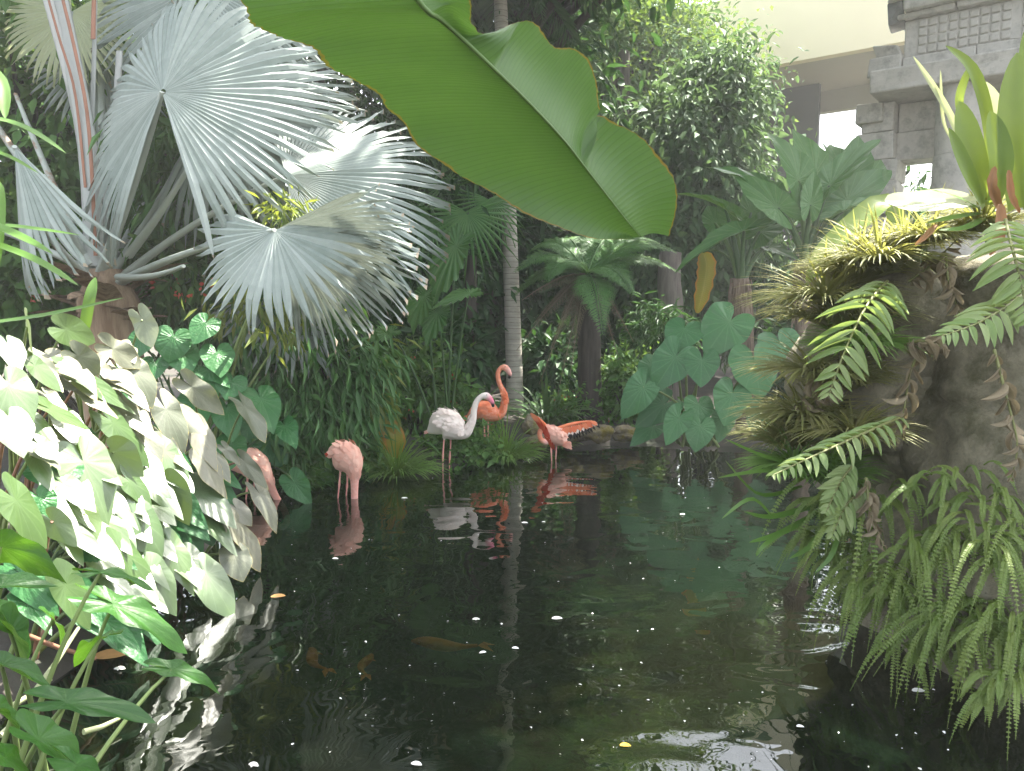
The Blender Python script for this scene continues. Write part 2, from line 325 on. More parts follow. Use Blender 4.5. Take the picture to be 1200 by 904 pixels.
M['yellowleaf'] = plain_mat('floating yellow leaf', (.62, .42, .04), .5, .3, .2, 30.0)
M['tanleaf'] = plain_mat('floating tan leaf', (.42, .24, .09), .6, .3, .3, 30.0)
M['orange_dry'] = leaf_mat('dry orange leaf', (.26, .11, .04), (.36, .20, .10), .7, .2, (.5, .25, .08), obj_random=True)

# ------------------------------------------------------------------ ground, water
POND = np.array([(-2.7, -4), (-2.5, 3.4), (-2.45, 4.5), (-2.4, 5.75), (-2.75, 7.3), (-3.0, 8.35), (-2.3, 8.95), (-1.75, 9.25), (-0.95, 9.75), (-0.3, 10.2), (.3, 10.9), (1.29, 11.6), (2.1, 12.0), (2.9, 11.5), (4.6, 11.0), (6.5, 9.0), (7, -4)])
def pond_sd(p):
    """signed distance to the shoreline, positive on land"""
    A = POND; B = np.roll(POND, -1, 0); d = np.full(len(p), 1e9); ins = np.zeros(len(p), bool)
    for a, b in zip(A, B):
        ab = b - a; t = np.clip(((p - a) @ ab) / (ab @ ab), 0, 1); q = a + t[:, None] * ab; d = np.minimum(d, np.hypot(*(p - q).T))
        c = ((a[1] > p[:, 1]) != (b[1] > p[:, 1])) & (p[:, 0] < (b[0] - a[0]) * (p[:, 1] - a[1]) / (b[1] - a[1] + 1e-12) + a[0]); ins ^= c
    return np.where(ins, -d, d)
def gz(x, y):
    p = np.stack([np.atleast_1d(x), np.atleast_1d(y)], -1).astype(float); d = pond_sd(p)
    z = np.where(d > 0, 0.16 * (1 - np.exp(-d * 6)) + 0.07 * np.clip(d, 0, 9) + 0.02, -0.95 * (1 - np.exp(d * 1.6)) + .02)
    z = z + np.where(d > -0.2, .04 * np.sin(p[:, 0] * 2.1 + p[:, 1] * 1.3) * np.cos(p[:, 1] * 1.7), 0)
    return z if np.ndim(x) else float(z[0])
def ground():
    xs = np.concatenate([np.linspace(-44, -12, 10), np.linspace(-11, 11, 111), np.linspace(12, 44, 10)])
    ys = np.concatenate([np.linspace(-14, -5, 5), np.linspace(-4, 22, 131), np.linspace(24, 60, 10)])
    X, Y = np.meshgrid(xs, ys, indexing='ij'); Z = gz(X.ravel(), Y.ravel())
    n, m = X.shape; i, j = np.meshgrid(np.arange(n - 1), np.arange(m - 1), indexing='ij')
    F = np.stack([i * m + j, (i + 1) * m + j, (i + 1) * m + j + 1, i * m + j + 1], -1).reshape(-1, 4)
    mb = MB(); mb.add(np.stack([X.ravel(), Y.ravel(), Z], -1), F)
    o = mb.build('ground', M['soil'], kind='structure'); return o
ground()
def water():
    m, n, out = mk('pond water'); tc = N_(n, 'ShaderNodeTexCoord'); mp = N_(n, 'ShaderNodeMapping'); n.links.new(tc.outputs['Object'], mp.inputs[0]); mp.inputs['Scale'].default_value = (1.0, 1.25, 1)
    a = N_(n, 'ShaderNodeTexNoise', Scale=2.3, Detail=.7, Roughness=.4, Distortion=.8); n.links.new(mp.outputs[0], a.inputs[0])
    b = N_(n, 'ShaderNodeTexNoise', Scale=8.0, Detail=1.0, Roughness=.5, Distortion=.3); n.links.new(mp.outputs[0], b.inputs[0])
    h = math_(n, 'ADD', a.outputs[0], math_(n, 'MULTIPLY', b.outputs[0], .07))
    bp = N_(n, 'ShaderNodeBump', Strength=1.0, Distance=.009); n.links.new(h, bp.inputs['Height'])
    g = N_(n, 'ShaderNodeBsdfGlossy', Roughness=.002); g.inputs[0].default_value = (.95, .97, .96, 1); n.links.new(bp.outputs[0], g.inputs['Normal'])
    t = N_(n, 'ShaderNodeBsdfTransparent'); t.inputs[0].default_value = (.33, .37, .21, 1)
    d = N_(n, 'ShaderNodeBsdfDiffuse'); d.inputs[0].default_value = (.003, .008, .0035, 1)
    mt = N_(n, 'ShaderNodeMixShader'); mt.inputs[0].default_value = .4; n.links.new(t.outputs[0], mt.inputs[1]); n.links.new(d.outputs[0], mt.inputs[2])
    fr = N_(n, 'ShaderNodeFresnel', IOR=1.36); n.links.new(bp.outputs[0], fr.inputs['Normal'])
    mx = N_(n, 'ShaderNodeMixShader'); n.links.new(math_(n, 'MULTIPLY', fr.outputs[0], 1.6, clamp=True), mx.inputs[0]); n.links.new(mt.outputs[0], mx.inputs[1]); n.links.new(g.outputs[0], mx.inputs[2])
    n.links.new(mx.outputs[0], out.inputs[0])
    mb = MB(); mb.add([(-5, -8, 0), (9, -8, 0), (9, 14, 0), (-5, 14, 0)], [[0, 1, 2, 3]]); mb.build('water', m, kind='structure', smooth=False)
water()

# ------------------------------------------------------------------ foliage builders
def blob(center, radii, clumps, per, cr, shell=.55, zcut=None):
    """leaf positions in clumps spread through an ellipsoid; returns positions and outward directions"""
    c = RNG.normal(size=(clumps, 3)); c = norm(c) * (shell + (1 - shell) * RNG.random((clumps, 1))) ** .8
    cc = c * np.array(radii) * (0.85 + .3 * RNG.random((clumps, 1)))
    p = cc[:, None] + RNG.normal(size=(clumps, per, 3)) * cr * (.5 + RNG.random((clumps, 1, 1)))
    out = norm(p / np.array(radii)); 
    return (p + np.array(center)).reshape(-1, 3), out.reshape(-1, 3), cc + np.array(center)
def foliage(mb, center, radii, clumps, per, cr, size, aspect, tpl=LANCE, droop=.3, shell=.55, upn=.7, zmin=None):
    p, o, cc = blob(center, radii, clumps, per, cr, shell)
    if zmin is not None: k = p[:, 2] > zmin; p = p[k]; o = o[k]
    n = len(p); d = o * .7 + RNG.normal(size=(n, 3)) * .55 + np.array([0, 0, -droop])
    nr = RNG.normal(size=(n, 3)) * .5 + np.array([0, -.15, upn]) + o * .35
    scatter(mb, tpl, p, d, nr, size * (.6 + .8 * RNG.random(n)), aspect * (.75 + .5 * RNG.random(n))); return cc
def tree(name, label, x, y, h, r, blobs, mat, leaf, aspect=.45, tpl=LANCE, droop=.3, barkm='bark', group=None, cr=.35, shell=.5, cat='tree', lean=(0, 0), limbs=9):
    z0 = gz(x, y); t = thing(name, label, cat, (x, y, z0), group); mb = MB(); cen = []
    for (c, rad, clumps, per) in blobs: cen.append(foliage(mb, c, rad, clumps, per, cr, leaf, aspect, tpl, droop, shell, zmin=z0 + .15))
    cen = np.concatenate(cen)
    tb = MB(); top = Vector((x + lean[0], y + lean[1], z0 + h)); base = Vector((x, y, z0 - .3))
    pts = [base.lerp(top, k / 7) + Vector((rnd(-.05, .05), rnd(-.05, .05), 0)) * (k > 0) for k in range(8)]
    tube(tb, pts, np.linspace(r * 1.25, r * .6, 8), 9)
    for k in range(limbs):
        e = Vector(cen[RNG.integers(len(cen))]); a = base.lerp(top, rnd(.55, 1)); mid = a.lerp(e, .5) + Vector((0, 0, rnd(.1, .5)))
        tube(tb, bez(a, mid, e, 7), np.linspace(r * .42, r * .08, 7), 5)
    tb.build('trunk', M[barkm], t); mb.build('crown', M[mat], t); return t
def shrub(name, label, cat, base, specs, mat, group=None, stems=6, stemm='bark', extra=None):
    """specs: list of (center, radii, clumps, per, cr, size, aspect, tpl, droop)"""
    t = thing(name, label, cat, base, group); mb = MB(); cen = []
    for s in specs: cen.append(foliage(mb, s[0], s[1], s[2], s[3], s[4], s[5], s[6], s[7], s[8], shell=.35, zmin=.03))
    mb.build('foliage', M[mat], t); cen = np.concatenate(cen); sb = MB()
    for k in range(stems):
        e = Vector(cen[RNG.integers(len(cen))]); b = Vector(base) + Vector((rnd(-.12, .12), rnd(-.12, .12), -.1)); tube(sb, bez(b, b.lerp(e, .5) + Vector((0, 0, .2)), e, 6), np.linspace(.022, .006, 6), 5)
    sb.build('stem', M[stemm], t)
    if extra: extra(t)
    return t

# ---- heart-shaped leaf meshes: petiole joins at the origin, tip at +Y, upper side +Z, whole length 1.42
def heart(seed, side=.52, lobe=.56, sinus=.10, cup=.25, droop=.3, wave=.02, na=48, nr=6, lobang=2.55, scal=0.0, wn=7):
    rs = np.random.default_rng(seed); ph = np.linspace(-math.pi, math.pi, na + 1); a = np.abs(ph)
    key = np.array([0, .12, .35, .8, 1.35, 1.9, lobang, 2.95, 3.05, math.pi]); val = np.array([1, .90, .72, .585, side, side * .99, lobe, lobe * .80, lobe * .45, sinus])
    r = np.interp(a, key, val); k = np.ones(3) / 3; rr = np.convolve(np.concatenate([r[-2:-1], r, r[1:2]]), k, 'valid'); rr[0] = rr[-1] = sinus; rr[na // 2] = 1
    r = rr * (1 + .02 * np.sin(ph * 6 + rs.random() * 6) + scal * np.cos(ph * 20))
    p1, p2 = rs.random(2) * 6; V = [[0, 0, 0]]; UV = [[0, 0]]
    for q in range(1, nr + 1):
        s = q / nr
        for k_ in range(na + 1):
            x = math.sin(ph[k_]) * r[k_] * s; y = math.cos(ph[k_]) * r[k_] * s
            z = cup * abs(x) ** 1.4 - droop * max(y, 0) ** 2 - droop * .5 * max(-y, 0) ** 1.5
            z += wave * s * s * math.sin(ph[k_] * wn + p1) + wave * .7 * s * math.sin(ph[k_] * 3 + p2)
            z += .012 * s * math.cos(ph[k_] * 18) * (s < 1)
            V.append([x, y, z]); UV.append([ph[k_] / math.pi, s])
    m = na + 1; T = [[0, 1 + k_ + 1, 1 + k_] for k_ in range(na)]; Q = []
    for q in range(nr - 1):
        for k_ in range(na): a0 = 1 + q * m + k_; Q.append([a0, a0 + 1, a0 + m + 1, a0 + m])
    mb = MB(); mb.V.append(np.array(V)); mb.UV.append(np.array(UV)); mb.n = len(V)
    mb.T.append(np.array(T)); mb.Q.append(np.array(Q)); return mb
HM = {}
def hearts(key, mat, n, **kw):
    HM[key] = [heart(100 + i * 7 + len(key), **{k: (v[0] + (v[1] - v[0]) * RNG.random() if isinstance(v, tuple) else v) for k, v in kw.items()}).mesh('leaf', M[mat]) for i in range(n)]
hearts('taro', 'taro', 7, side=(.42, .5), lobe=(.46, .56), cup=(-.08, .14), droop=(.02, .18), wave=(.01, .025), wn=5)
hearts('taro_dry', 'taro_dry', 6, side=(.4, .48), lobe=(.44, .54), cup=(-.05, .25), droop=(.05, .3), wave=(.02, .04), wn=5)
hearts('taro_green', 'taro_green', 5, side=(.44, .52), cup=(.0, .5), droop=(.1, .4), wave=(.02, .04))
hearts('taro_dark', 'taro_dark', 5, side=(.5, .56), lobe=(.56, .62), cup=(-.1, .15), droop=(.08, .3), wave=(.012, .03))
hearts('philo', 'aloc', 3, side=(.36, .42), lobe=(.42, .48), cup=(.1, .3), droop=(.05, .3), wave=(.04, .06), wn=20, scal=.06, na=80)
hearts('aloc', 'aloc', 6, side=(.42, .48), lobe=(.5, .56), cup=(.15, .5), droop=(.05, .35), wave=(.012, .024), wn=11, lobang=2.7)
def put_leaf(plant, key, top, tip, wpx, hint, stalk_root=None, stalkm='stalk', sr=.011, wave_up=.35, name='leaf', curl=None):
    """top and tip: world points at the rear lobes and the tip; wpx: full width in metres"""
    d = tip - top; L = d.length; d.normalize(); h = Vector(hint); n = (h - d * h.dot(d)).normalized(); x = d.cross(n)
    att = top + d * (L * .31); ly = L / 1.45; me = random.choice(HM[key]); lx = wpx / 1.0
    Mx = Matrix((( x.x * lx, d.x * ly, n.x * ly, att.x), (x.y * lx, d.y * ly, n.y * ly, att.y), (x.z * lx, d.z * ly, n.z * ly, att.z), (0, 0, 0, 1)))
    link(name, me, plant, Mx)
    if stalk_root is not None:
        b = Vector(stalk_root); mid = b.lerp(att, .6) + Vector((0, 0, wave_up * (att - b).length * .5)); a2 = att - n * .004
        mb = MB(); tube(mb, bez(b, mid, a2, 9), np.linspace(sr * 1.5, sr * .65, 9), 6); mb.build('petiole', M[stalkm], plant)
HALF = None
def halfvec(p): return ((Vector((0, 0, CAM_H)) - p).normalized() + SUN).normalized()

# ------------------------------------------------------------------ left bank taro
def tY(px, py): return 4.0 + (px - 60) * .0095 + (520 - py) * .004
def jv(h, k): return h + Vector((rnd(-k, k), rnd(-k, k), rnd(-k, k)))
TARO = [ # plant label, root pixel (x, Y), leaves (top, tip, width px, kind, glare)
 ('sunlit taro clump whose big white-glaring leaves fill the bank below the palm', (-3.15, 4.4), 'taro', [
  (85,515,132,612,64,1),(38,470,108,503,30,1),(38,515,72,540,28,1),(5,478,30,532,46,.8),(0,432,38,510,54,.7),(0,565,66,642,56,1),(96,520,120,560,26,1)]),
 ('taro clump with pale leaves over a yellow-green lit underside, beside the palm base', (-3.5, 5.2), 'taro', [
  (30,373,40,416,46,-1),(4,393,24,435,32,1),(28,417,74,460,28,1),(68,428,166,484,40,.5),(60,380,120,402,36,.2),(112,476,186,546,44,1),(120,520,166,556,42,-1)]),
 ('greyish taro clump with dry yellow leaf edges behind the white-glaring leaves', (-3.3, 6.1), 'taro_dry', [
  (80,408,124,442,34,.3),(116,400,174,432,32,.3),(106,426,146,446,22,.2),(148,420,186,476,42,.6),(184,460,222,534,40,.9),(160,362,186,412,30,-1),(140,400,158,424,26,.1)]),
 ('taro clump with drooping grey-green leaves hanging over the half-hidden flamingo', (-2.9, 6.9), 'taro_dry', [
  (210,441,265,487,32,.3),(222,486,256,552,32,.5),(228,524,268,584,36,.5),(275,462,318,516,38,.45),(276,530,315,574,20,.2),(295,564,331,622,26,.3),(258,520,282,545,14,.4)]),
 ('taro clump with white leaves leaning out low over the water edge', (-2.7, 5.0), 'taro', [
  (140,553,183,593,34,1),(178,513,227,573,36,.9),(145,588,197,652,56,1),(190,622,233,696,34,1),(228,655,279,724,52,1),(190,558,226,616,42,-.4)]),
 ('taro clump at the waterline with a torn white leaf and green stalks', (-2.75, 4.1), 'taro', [
  (124,630,191,692,46,1),(164,653,211,720,44,1),(60,666,116,737,50,.9),(96,590,112,640,32,-1),(50,600,90,640,30,-1),(150,690,170,712,16,.8)]),
 ('single large taro with one broad grey leaf dipping towards the pond', (-2.55, 5.7), 'taro_dry', [
  (254,594,317,666,52,.45),(270,640,286,680,40,.2),(270,588,296,616,24,0)]),
 ('dark green taro thicket between the palm and the bamboo', (-3.0, 7.4), 'taro_dark', [
  (205,386,198,424,40,0),(246,372,226,402,30,0),(212,404,219,440,36,0),(253,406,259,442,34,0),(238,428,266,448,26,0),(222,430,257,462,24,0),(170,390,152,422,28,0),(182,420,178,446,30,0),(274,440,264,468,34,0),(264,468,272,512,36,0),(300,456,322,502,40,0),(272,512,268,550,34,0),(225,460,240,494,34,0),(172,500,160,530,34,0),(330,492,345,520,26,0)]),
 ('dark heart-leaved taro leaning over the water beside the bowed pink flamingo', (-2.95, 8.8), 'taro_dark', [
  (306,512,336,546,38,0),(338,556,364,592,28,0),(288,492,300,520,28,0),(322,500,340,524,24,0)]),
 ('green taro with leaves hanging in shade between stalks by the waterline', (-2.7, 5.4), 'taro_dark', [
  (205,610,240,650,40,0),(232,600,250,640,34,0),(160,560,184,590,30,0),(195,480,212,512,26,0),(150,490,168,520,30,0),(60,540,70,575,60,0),(40,575,62,610,34,0)]),
]
for lab, (rx, ry), key, leaves in TARO:
    t = thing('taro_plant', lab, 'taro plant', (rx, ry, gz(rx, ry)), 'taro plants on the bank')
    for (a, b, c, d, wpx, gl) in leaves:
        off = .25 if key == 'taro_dark' else 0
        ya = tY(a, b) + off + rnd(-.06, .06); yb = tY(c, d) + off - .12
        lim = 1812 / max(d - 365, 20) - .12; yb = min(yb, lim); ya = min(ya, lim + .25)
        if key == 'taro_dark' and ry > 7: ya = max(ya, 6.9) + rnd(0, .25); yb = min(max(yb, 6.8), lim)
        if ry == 8.8: ya = 8.5 if d < 580 else 7.95; yb = ya - .08
        top, tip = P(a, b, ya), P(c, d, yb); cen = top.lerp(tip, .4); hv = halfvec(cen); v = (Vector((0, 0, CAM_H)) - cen).normalized()
        if gl >= .45: hint = jv(hv, .05 + (1 - gl) * .3)
        elif gl > 0: hint = jv(hv * .6 + v * .5, .3)
        elif gl == 0: hint = jv(v * .9 + Vector((0, 0, .45)), .25)
        else: hint = -jv(v, .25) + Vector((0, 0, .5))
        root = Vector((rx + rnd(-.16, .16), ry + rnd(-.16, .16), 0)); root.z = gz(root.x, root.y) - .04
        put_leaf(t, key, top + (top - tip) * .06, tip, wpx * 1.06 * (ya + yb) / 2 / FPX, hint, root, random.choice(['stalk', 'stalk', 'stalk_red']) if key != 'taro_dark' else 'stalk_dark')
def edge_x(py): return float(np.interp(py, [400, 430, 480, 560, 640, 700, 725], [150, 215, 290, 305, 285, 255, 225]))
FILL = [('crowded pale taro leaves under the white-glaring ones', (-3.0, 4.8), 'taro', 26, (20, 200), (470, 640), .75), ('crowded greyish taro leaves below the palm trunk', (-3.4, 5.9), 'taro_dry', 20, (20, 240), (400, 520), .3), ('crowded taro leaves low over the shaded waterline', (-2.75, 5.5), 'taro', 18, (100, 260), (540, 690), .6), ('dark taro leaves deep in the shade under the pale ones', (-3.1, 5.0), 'taro_dark', 34, (0, 270), (430, 720), 0)]
for lab, (rx, ry), key, cnt, (xa, xb), (yaa, ybb), gl in FILL:
    t = thing('taro_plant', lab, 'taro plant', (rx, ry, gz(rx, ry)), 'taro plants on the bank')
    for k in range(cnt):
        b = rnd(yaa, ybb); a = rnd(xa, max(xa + 5, min(xb, edge_x(b) - 75))); dx, dy = rnd(34, 66), rnd(36, 62); c, d = a + dx, b + dy
        lim = 1812 / max(d - 365, 20) - .12; Y = min(tY(a, b) + (.16 if gl else .34), lim); top, tip = P(a, b, Y + .1), P(c, d, Y - .03); cen = top.lerp(tip, .4); v = (Vector((0, 0, CAM_H)) - cen).normalized()
        hint = jv(halfvec(cen), .06 + (1 - gl) * .3) if gl else jv(v * .8 + Vector((0, 0, .5)), .3)
        root = Vector((rx + rnd(-.3, .3), ry + rnd(-.4, .4), 0)); root.z = gz(root.x, root.y) - .04
        put_leaf(t, key, top, tip, rnd(26, 40) * Y / FPX, hint, root, random.choice(['stalk', 'stalk_red', 'stalk']) if gl else 'stalk_dark')
FG = [ # foreground taros, nearer
 ('foreground taro with a long ribbed green leaf lit from behind at the frame edge', (-2.0, 2.6), [
  (-40,628,88,668,50,-.6,2.5),(86,668,186,677,18,.3,2.7),(-30,690,70,681,28,0,2.4),(-30,700,50,748,50,0,2.6),(52,714,86,752,28,0,2.8),(136,738,82,764,30,0,2.8)]),
 ('foreground taro with a long dark pointed leaf over the water', (-2.0, 3.0), [
  (86,690,233,747,42,.1,3.0),(0,718,42,792,44,0,2.6),(-30,768,72,804,26,0,2.5)]),
 ('low foreground taro with one flat dark leaf and one bright light-green leaf', (-1.9, 2.35), [
  (26,818,188,832,38,.1,2.5),(170,778,268,800,24,.75,3.0),(-30,820,36,852,28,0,2.2),(14,846,112,910,46,0,2.2),(-20,870,62,925,40,0,2.1),(60,880,150,930,40,0,2.2)]),
]
for lab, (rx, ry), leaves in FG:
    t = thing('taro_plant', lab, 'taro plant', (rx, ry, -.3), 'taro plants on the bank')
    for (a, b, c, d, wpx, gl, Y) in leaves:
        top, tip = P(a, b, Y), P(c, d, Y + .12); cen = top.lerp(tip, .4); v = (Vector((0, 0, CAM_H)) - cen).normalized(); hv = halfvec(cen)
        hint = jv(hv, .08) if gl > .5 else (-v + Vector((0, 0, .9)) if gl < 0 else jv(v * .45 + Vector((0.1, .25, .75)), .12))
        put_leaf(t, 'taro_green', top, tip, wpx * Y / FPX * 1.15, hint, Vector((rx + rnd(-.1, .1), ry + rnd(-.1, .1), -.3)), 'stalk', .010)
# cut pale stalks crossing the shallow water
cs = thing('broken_stalk', 'broken white taro stalks crossing the shallows below the torn white leaf', 'stalk', P(60, 790, 3.4))
for (a, b, c, d, y1, y2) in [(40,812,92,736,3.3,3.7),(0,862,24,836,3.2,3.3),(98,858,140,842,3.4,3.55),(24,742,112,772,3.6,3.9),(10,830,60,796,3.4,3.6)]:
    mb = MB(); tube(mb, [P(a, b, y1), P((a + c) / 2, (b + d) / 2 + 2, (y1 + y2) / 2), P(c, d, y2)], [.014, .012, .009], 7); mb.build('stalk', M['brom_pale'] if a != 24 else M['stalk_red'], cs)

# ------------------------------------------------------------------ silver fan palm
def fan(R, span, nseg, seed, foldL=0, foldR=0, droop=.12, fuse=.6, rear=.75, cup=0.0, jit=.02):
    """palmate blade: hub at origin, axis +Y, upper side +Z"""
    rs = np.random.default_rng(seed); mb = MB(); A = np.linspace(-span / 2, span / 2, nseg + 1); da = span / nseg
    def warp(x, y, z):
        f = foldR if x > 0 else foldL; r = math.hypot(x, y)
        x2, z2 = x * math.cos(f), z - abs(x) * math.sin(f) + cup * r * r
        return (x2, y, z2 - droop * r * r / R)
    for i in range(nseg):
        a = (A[i] + A[i + 1]) / 2; Rr = R * (rear + (1 - rear) * math.cos(a / 2) ** 2) * rs.uniform(.93, 1.04); ja = rs.normal(0, jit); dz = rs.normal(0, .035); V = []; UV = []
        fz = fuse * rs.uniform(.92, 1.1)
        for k, f in enumerate((.02, .25, fuse * .98, fuse + (1 - fuse) * .3, fuse + (1 - fuse) * .58, fuse + (1 - fuse) * .82, 1.0)):
            r = f * Rr
            if f <= fuse: hw = r * math.tan(da / 2) * 1.01
            else: hw = fuse * Rr * math.tan(da / 2) * (1 - ((f - fuse) / (1 - fuse)) ** 2.2) * (.97 if f < 1 else 1) + .0006
            q = max(0, f - fuse) / (1 - fuse); aa = a + ja * q
            for sx in (-1, 0, 1):
                x = r * math.sin(aa) + sx * hw * math.cos(aa); y = r * math.cos(aa) - sx * hw * math.sin(aa)
                z = (hw * .55 if sx == 0 else 0) + dz * q * q * R - .06 * q * q * R * rs.uniform(.5, 1.5) * (1 if sx == 0 else 1)
                V.append(warp(x, y, z)); UV.append((sx, f))
        F = []
        for k in range(6):
            for s in (0, 1): b = k * 3 + s; F.append([b, b + 1, b + 4, b + 3])
        mb.add(V, F, UV)
    return mb
def frame(d, hint):
    d = d.normalized(); n = (hint - d * hint.dot(d)).normalized(); x = d.cross(n); return x, d, n
def Pp(a, b, Y): return P(a, b, Y * 1.3)
PALM_C = Pp(126, 330, 6.0)
palm = thing('silver_fan_palm', 'silver-blue fan palm with huge pleated fronds on the bank', 'palm tree', (PALM_C.x, PALM_C.y, gz(PALM_C.x, PALM_C.y)))
def palm_frond(hub, tip, hint, span, nseg, seed, mat='silver', pet=None, sr=.036, **kw):
    x, d, n = frame(tip - hub, Vector(hint)); R = (tip - hub).length
    me = fan(R, math.radians(span), nseg, seed, **kw).mesh('frond', M[mat], smooth=False)
    o = link('frond', me, palm, Matrix(((x.x, d.x, n.x, hub.x), (x.y, d.y, n.y, hub.y), (x.z, d.z, n.z, hub.z), (0, 0, 0, 1))))
    if pet is not None:
        b, mid = pet; mb = MB(); tube(mb, bez(b, mid, hub, 12), np.linspace(sr * 1.7, sr * .7, 12), 8, rad2=np.linspace(sr * 1.1, sr * .5, 12)); mb.build('petiole', M['silver_stalk'], palm)
    return o
C0 = PALM_C
palm_frond(Pp(190,108,5.3), Pp(222,-62,5.75), (-.05,-1,-.1), 318, 66, 1, pet=(C0 + Vector((-.02,-.1,.05)), Pp(168,190,5.5)), foldL=.55, foldR=.12, droop=.16, rear=.95)
palm_frond(Pp(250,118,6.1), Pp(422,84,6.3), (-.1,-1,.35), 270, 60, 2, pet=(C0, Pp(200,220,6.1)), foldL=.25, foldR=.25, droop=.12, rear=.9)
palm_frond(Pp(236,-18,6.3), Pp(290,-170,6.8), (.0,-1,.1), 300, 56, 3, pet=(C0, Pp(160,120,6.2)), foldL=.3, foldR=.2, droop=.12)
palm_frond(Pp(336,206,5.75), Pp(530,178,6.05), (-.05,-.8,.6), 190, 50, 4, pet=(C0 + Vector((.1,0,0)), Pp(230,252,5.9)), foldL=.1, foldR=.35, droop=.10, rear=.8)
palm_frond(Pp(322,270,5.0), Pp(296,386,4.72), (-.1,-.6,.8), 230, 28, 5, pet=(C0 + Vector((.1,-.05,-.04)), Pp(210,292,5.6)), foldL=.05, foldR=.15, droop=.05, rear=.9)
palm_frond(Pp(326,268,5.05), Pp(490,335,5.35), (.15,.75,.75), 130, 40, 6, foldL=.2, foldR=.15, droop=.05, rear=.85)
palm_frond(Pp(84,14,6.7), Pp(40,90,6.5), (0,-1,.2), 300, 48, 7, mat='silver_backlit', pet=(C0, Pp(90,180,6.6)), droop=.1, rear=.9)
palm_frond(Pp(17,172,5.2), Pp(38,345,5.0), (-.5,-1,.2), 75, 18, 8, pet=(C0 + Vector((-.1,0,0)), Pp(60,230,5.7)), droop=.02, rear=1, foldL=.3, foldR=.5)
palm_frond(Pp(118,62,7.0), Pp(126,160,6.9), (.2,-1,.2), 220, 40, 9, pet=(C0, Pp(118,150,6.8)), droop=.08)
palm_frond(Pp(205,180,6.7), Pp(246,290,6.6), (-.2,-1,.3), 190, 40, 10, pet=(C0, Pp(160,250,6.6)), droop=.1)
palm_frond(Pp(-60,60,6.6), Pp(-160,30,6.4), (0,-1,.3), 280, 40, 11, pet=(C0, Pp(0,160,6.6)), droop=.1)
palm_frond(Pp(-70,250,5.8), Pp(-190,300,5.6), (0,-.8,.6), 230, 40, 12, pet=(C0, Pp(20,270,6.0)), droop=.1)
palm_frond(Pp(330,330,6.9), Pp(420,420,6.9), (0,-.4,.9), 200, 36, 13, pet=(C0, Pp(220,320,6.4)), droop=.2)
# unopened spears, cut stubs and dry leaf bases
for (pts, wd, mat) in [([(112,312,5.9),(104,180,5.9),(78,40,6.0),(58,-60,6.1)], .085, 'spear'), ([(106,310,5.95),(96,160,5.95),(62,20,6.0),(40,-50,6.1)], .05, 'spear'),
                       ([(112,300,5.84),(104,150,5.82),(88,60,5.86),(66,-30,5.9)], .016, 'spear_brown'), ([(100,220,5.86),(88,110,5.88),(68,40,5.9),(46,-40,5.95)], .012, 'spear_brown'),
                       ([(106,305,6.05),(108,150,6.05),(111,40,6.1),(112,-60,6.1)], .022, 'spear'), ([(109,46,6.0),(110,0,6.05),(111,-60,6.05)], .02, 'spear_brown'),
                       ([(118,310,6.1),(135,140,6.15),(140,60,6.2)], .035, 'spear')]:
    mb = MB(); pp = catmull([list(Pp(*q)) for q in pts], 14); ww = np.linspace(1.3, 1.0, 14) * wd; tube(mb, pp, ww, 7, rad2=ww * .35); mb.build('spear_leaf', M[mat], palm)
for (q, e) in [((150,300,5.9),(229,183,5.5)), ((140,325,5.8),(215,312,5.2)), ((100,300,6.1),(18,110,6.4)), ((108,310,5.9),(52,205,5.9)), ((96,320,5.8),(40,250,5.3))]:
    mb = MB(); a, b = Pp(*q), Pp(*e); tube(mb, bez(a, a.lerp(b, .55) + Vector((0, 0, -.08)), b, 9), np.linspace(.055, .023, 9), 8, rad2=np.linspace(.036, .016, 9)); mb.build('petiole', M['silver_stalk'], palm)
mb = MB(); bz = gz(C0.x, C0.y); tube(mb, [Vector((C0.x, C0.y, bz - .3)), Vector((C0.x, C0.y, bz + .8)), C0 + Vector((0, 0, -.2)), C0 + Vector((0, 0, .12))], [.34, .31, .29, .16], 14); mb.build('trunk', M['boot'], palm)
for k in range(22):
    a = k * 2.4; rr = .2; zt = C0.z - .02 - (k % 7) * .07; b = Vector((C0.x + math.cos(a) * .22, C0.y + math.sin(a) * .22, zt)); e = b + Vector((math.cos(a), math.sin(a), rnd(-.15, .5))) * rnd(.34, .6)
    mb = MB(); ribbon(mb, bez(b, b.lerp(e, .5) + Vector((0, 0, .05)), e, 6), (0, 0, 1), np.array([.14, .13, .11, .09, .065, .023]), .35); mb.build('leaf_base', M['boot'], palm)

# ------------------------------------------------------------------ strap-leaved plant at the near left edge
st = thing('strap_leaf_plant', 'plant with long bright strap leaves reaching in at the left edge', 'plant', (-2.35, 2.9, gz(-2.35, 2.9)))
for (pts, wd) in [([(-60,130,2.9),(20,146,2.8),(78,180,2.75)], .016), ([(-60,170,2.9),(0,180,2.8),(45,203,2.75)], .012), ([(-70,240,2.9),(10,272,2.75),(62,298,2.6)], .024), ([(-60,270,2.9),(30,300,2.75),(92,335,2.6)], .02),
                  ([(-50,262,3.0),(20,266,2.95),(95,276,2.9)], .013), ([(-70,385,2.9),(40,372,2.8),(146,349,2.75)], .014), ([(-60,60,3.0),(-5,90,2.95),(6,140,2.9)], .03), ([(-60,225,3.0),(-5,215,2.9),(-2,320,2.8)], .02), ([(98,390,5.2),(105,350,5.2),(112,325,5.25)], .035)]:
    pp = catmull([list(P(*q)) for q in pts], 12); mb = MB(); ribbon(mb, pp, halfvec(Vector(pp[6])) + Vector((0, -.2, .2)), wd * np.array([.8, .9, 1, 1, 1, 1, .98, .92, .8, .6, .35, .03]), .25, 5); mb.build('leaf', M['strap'], st)
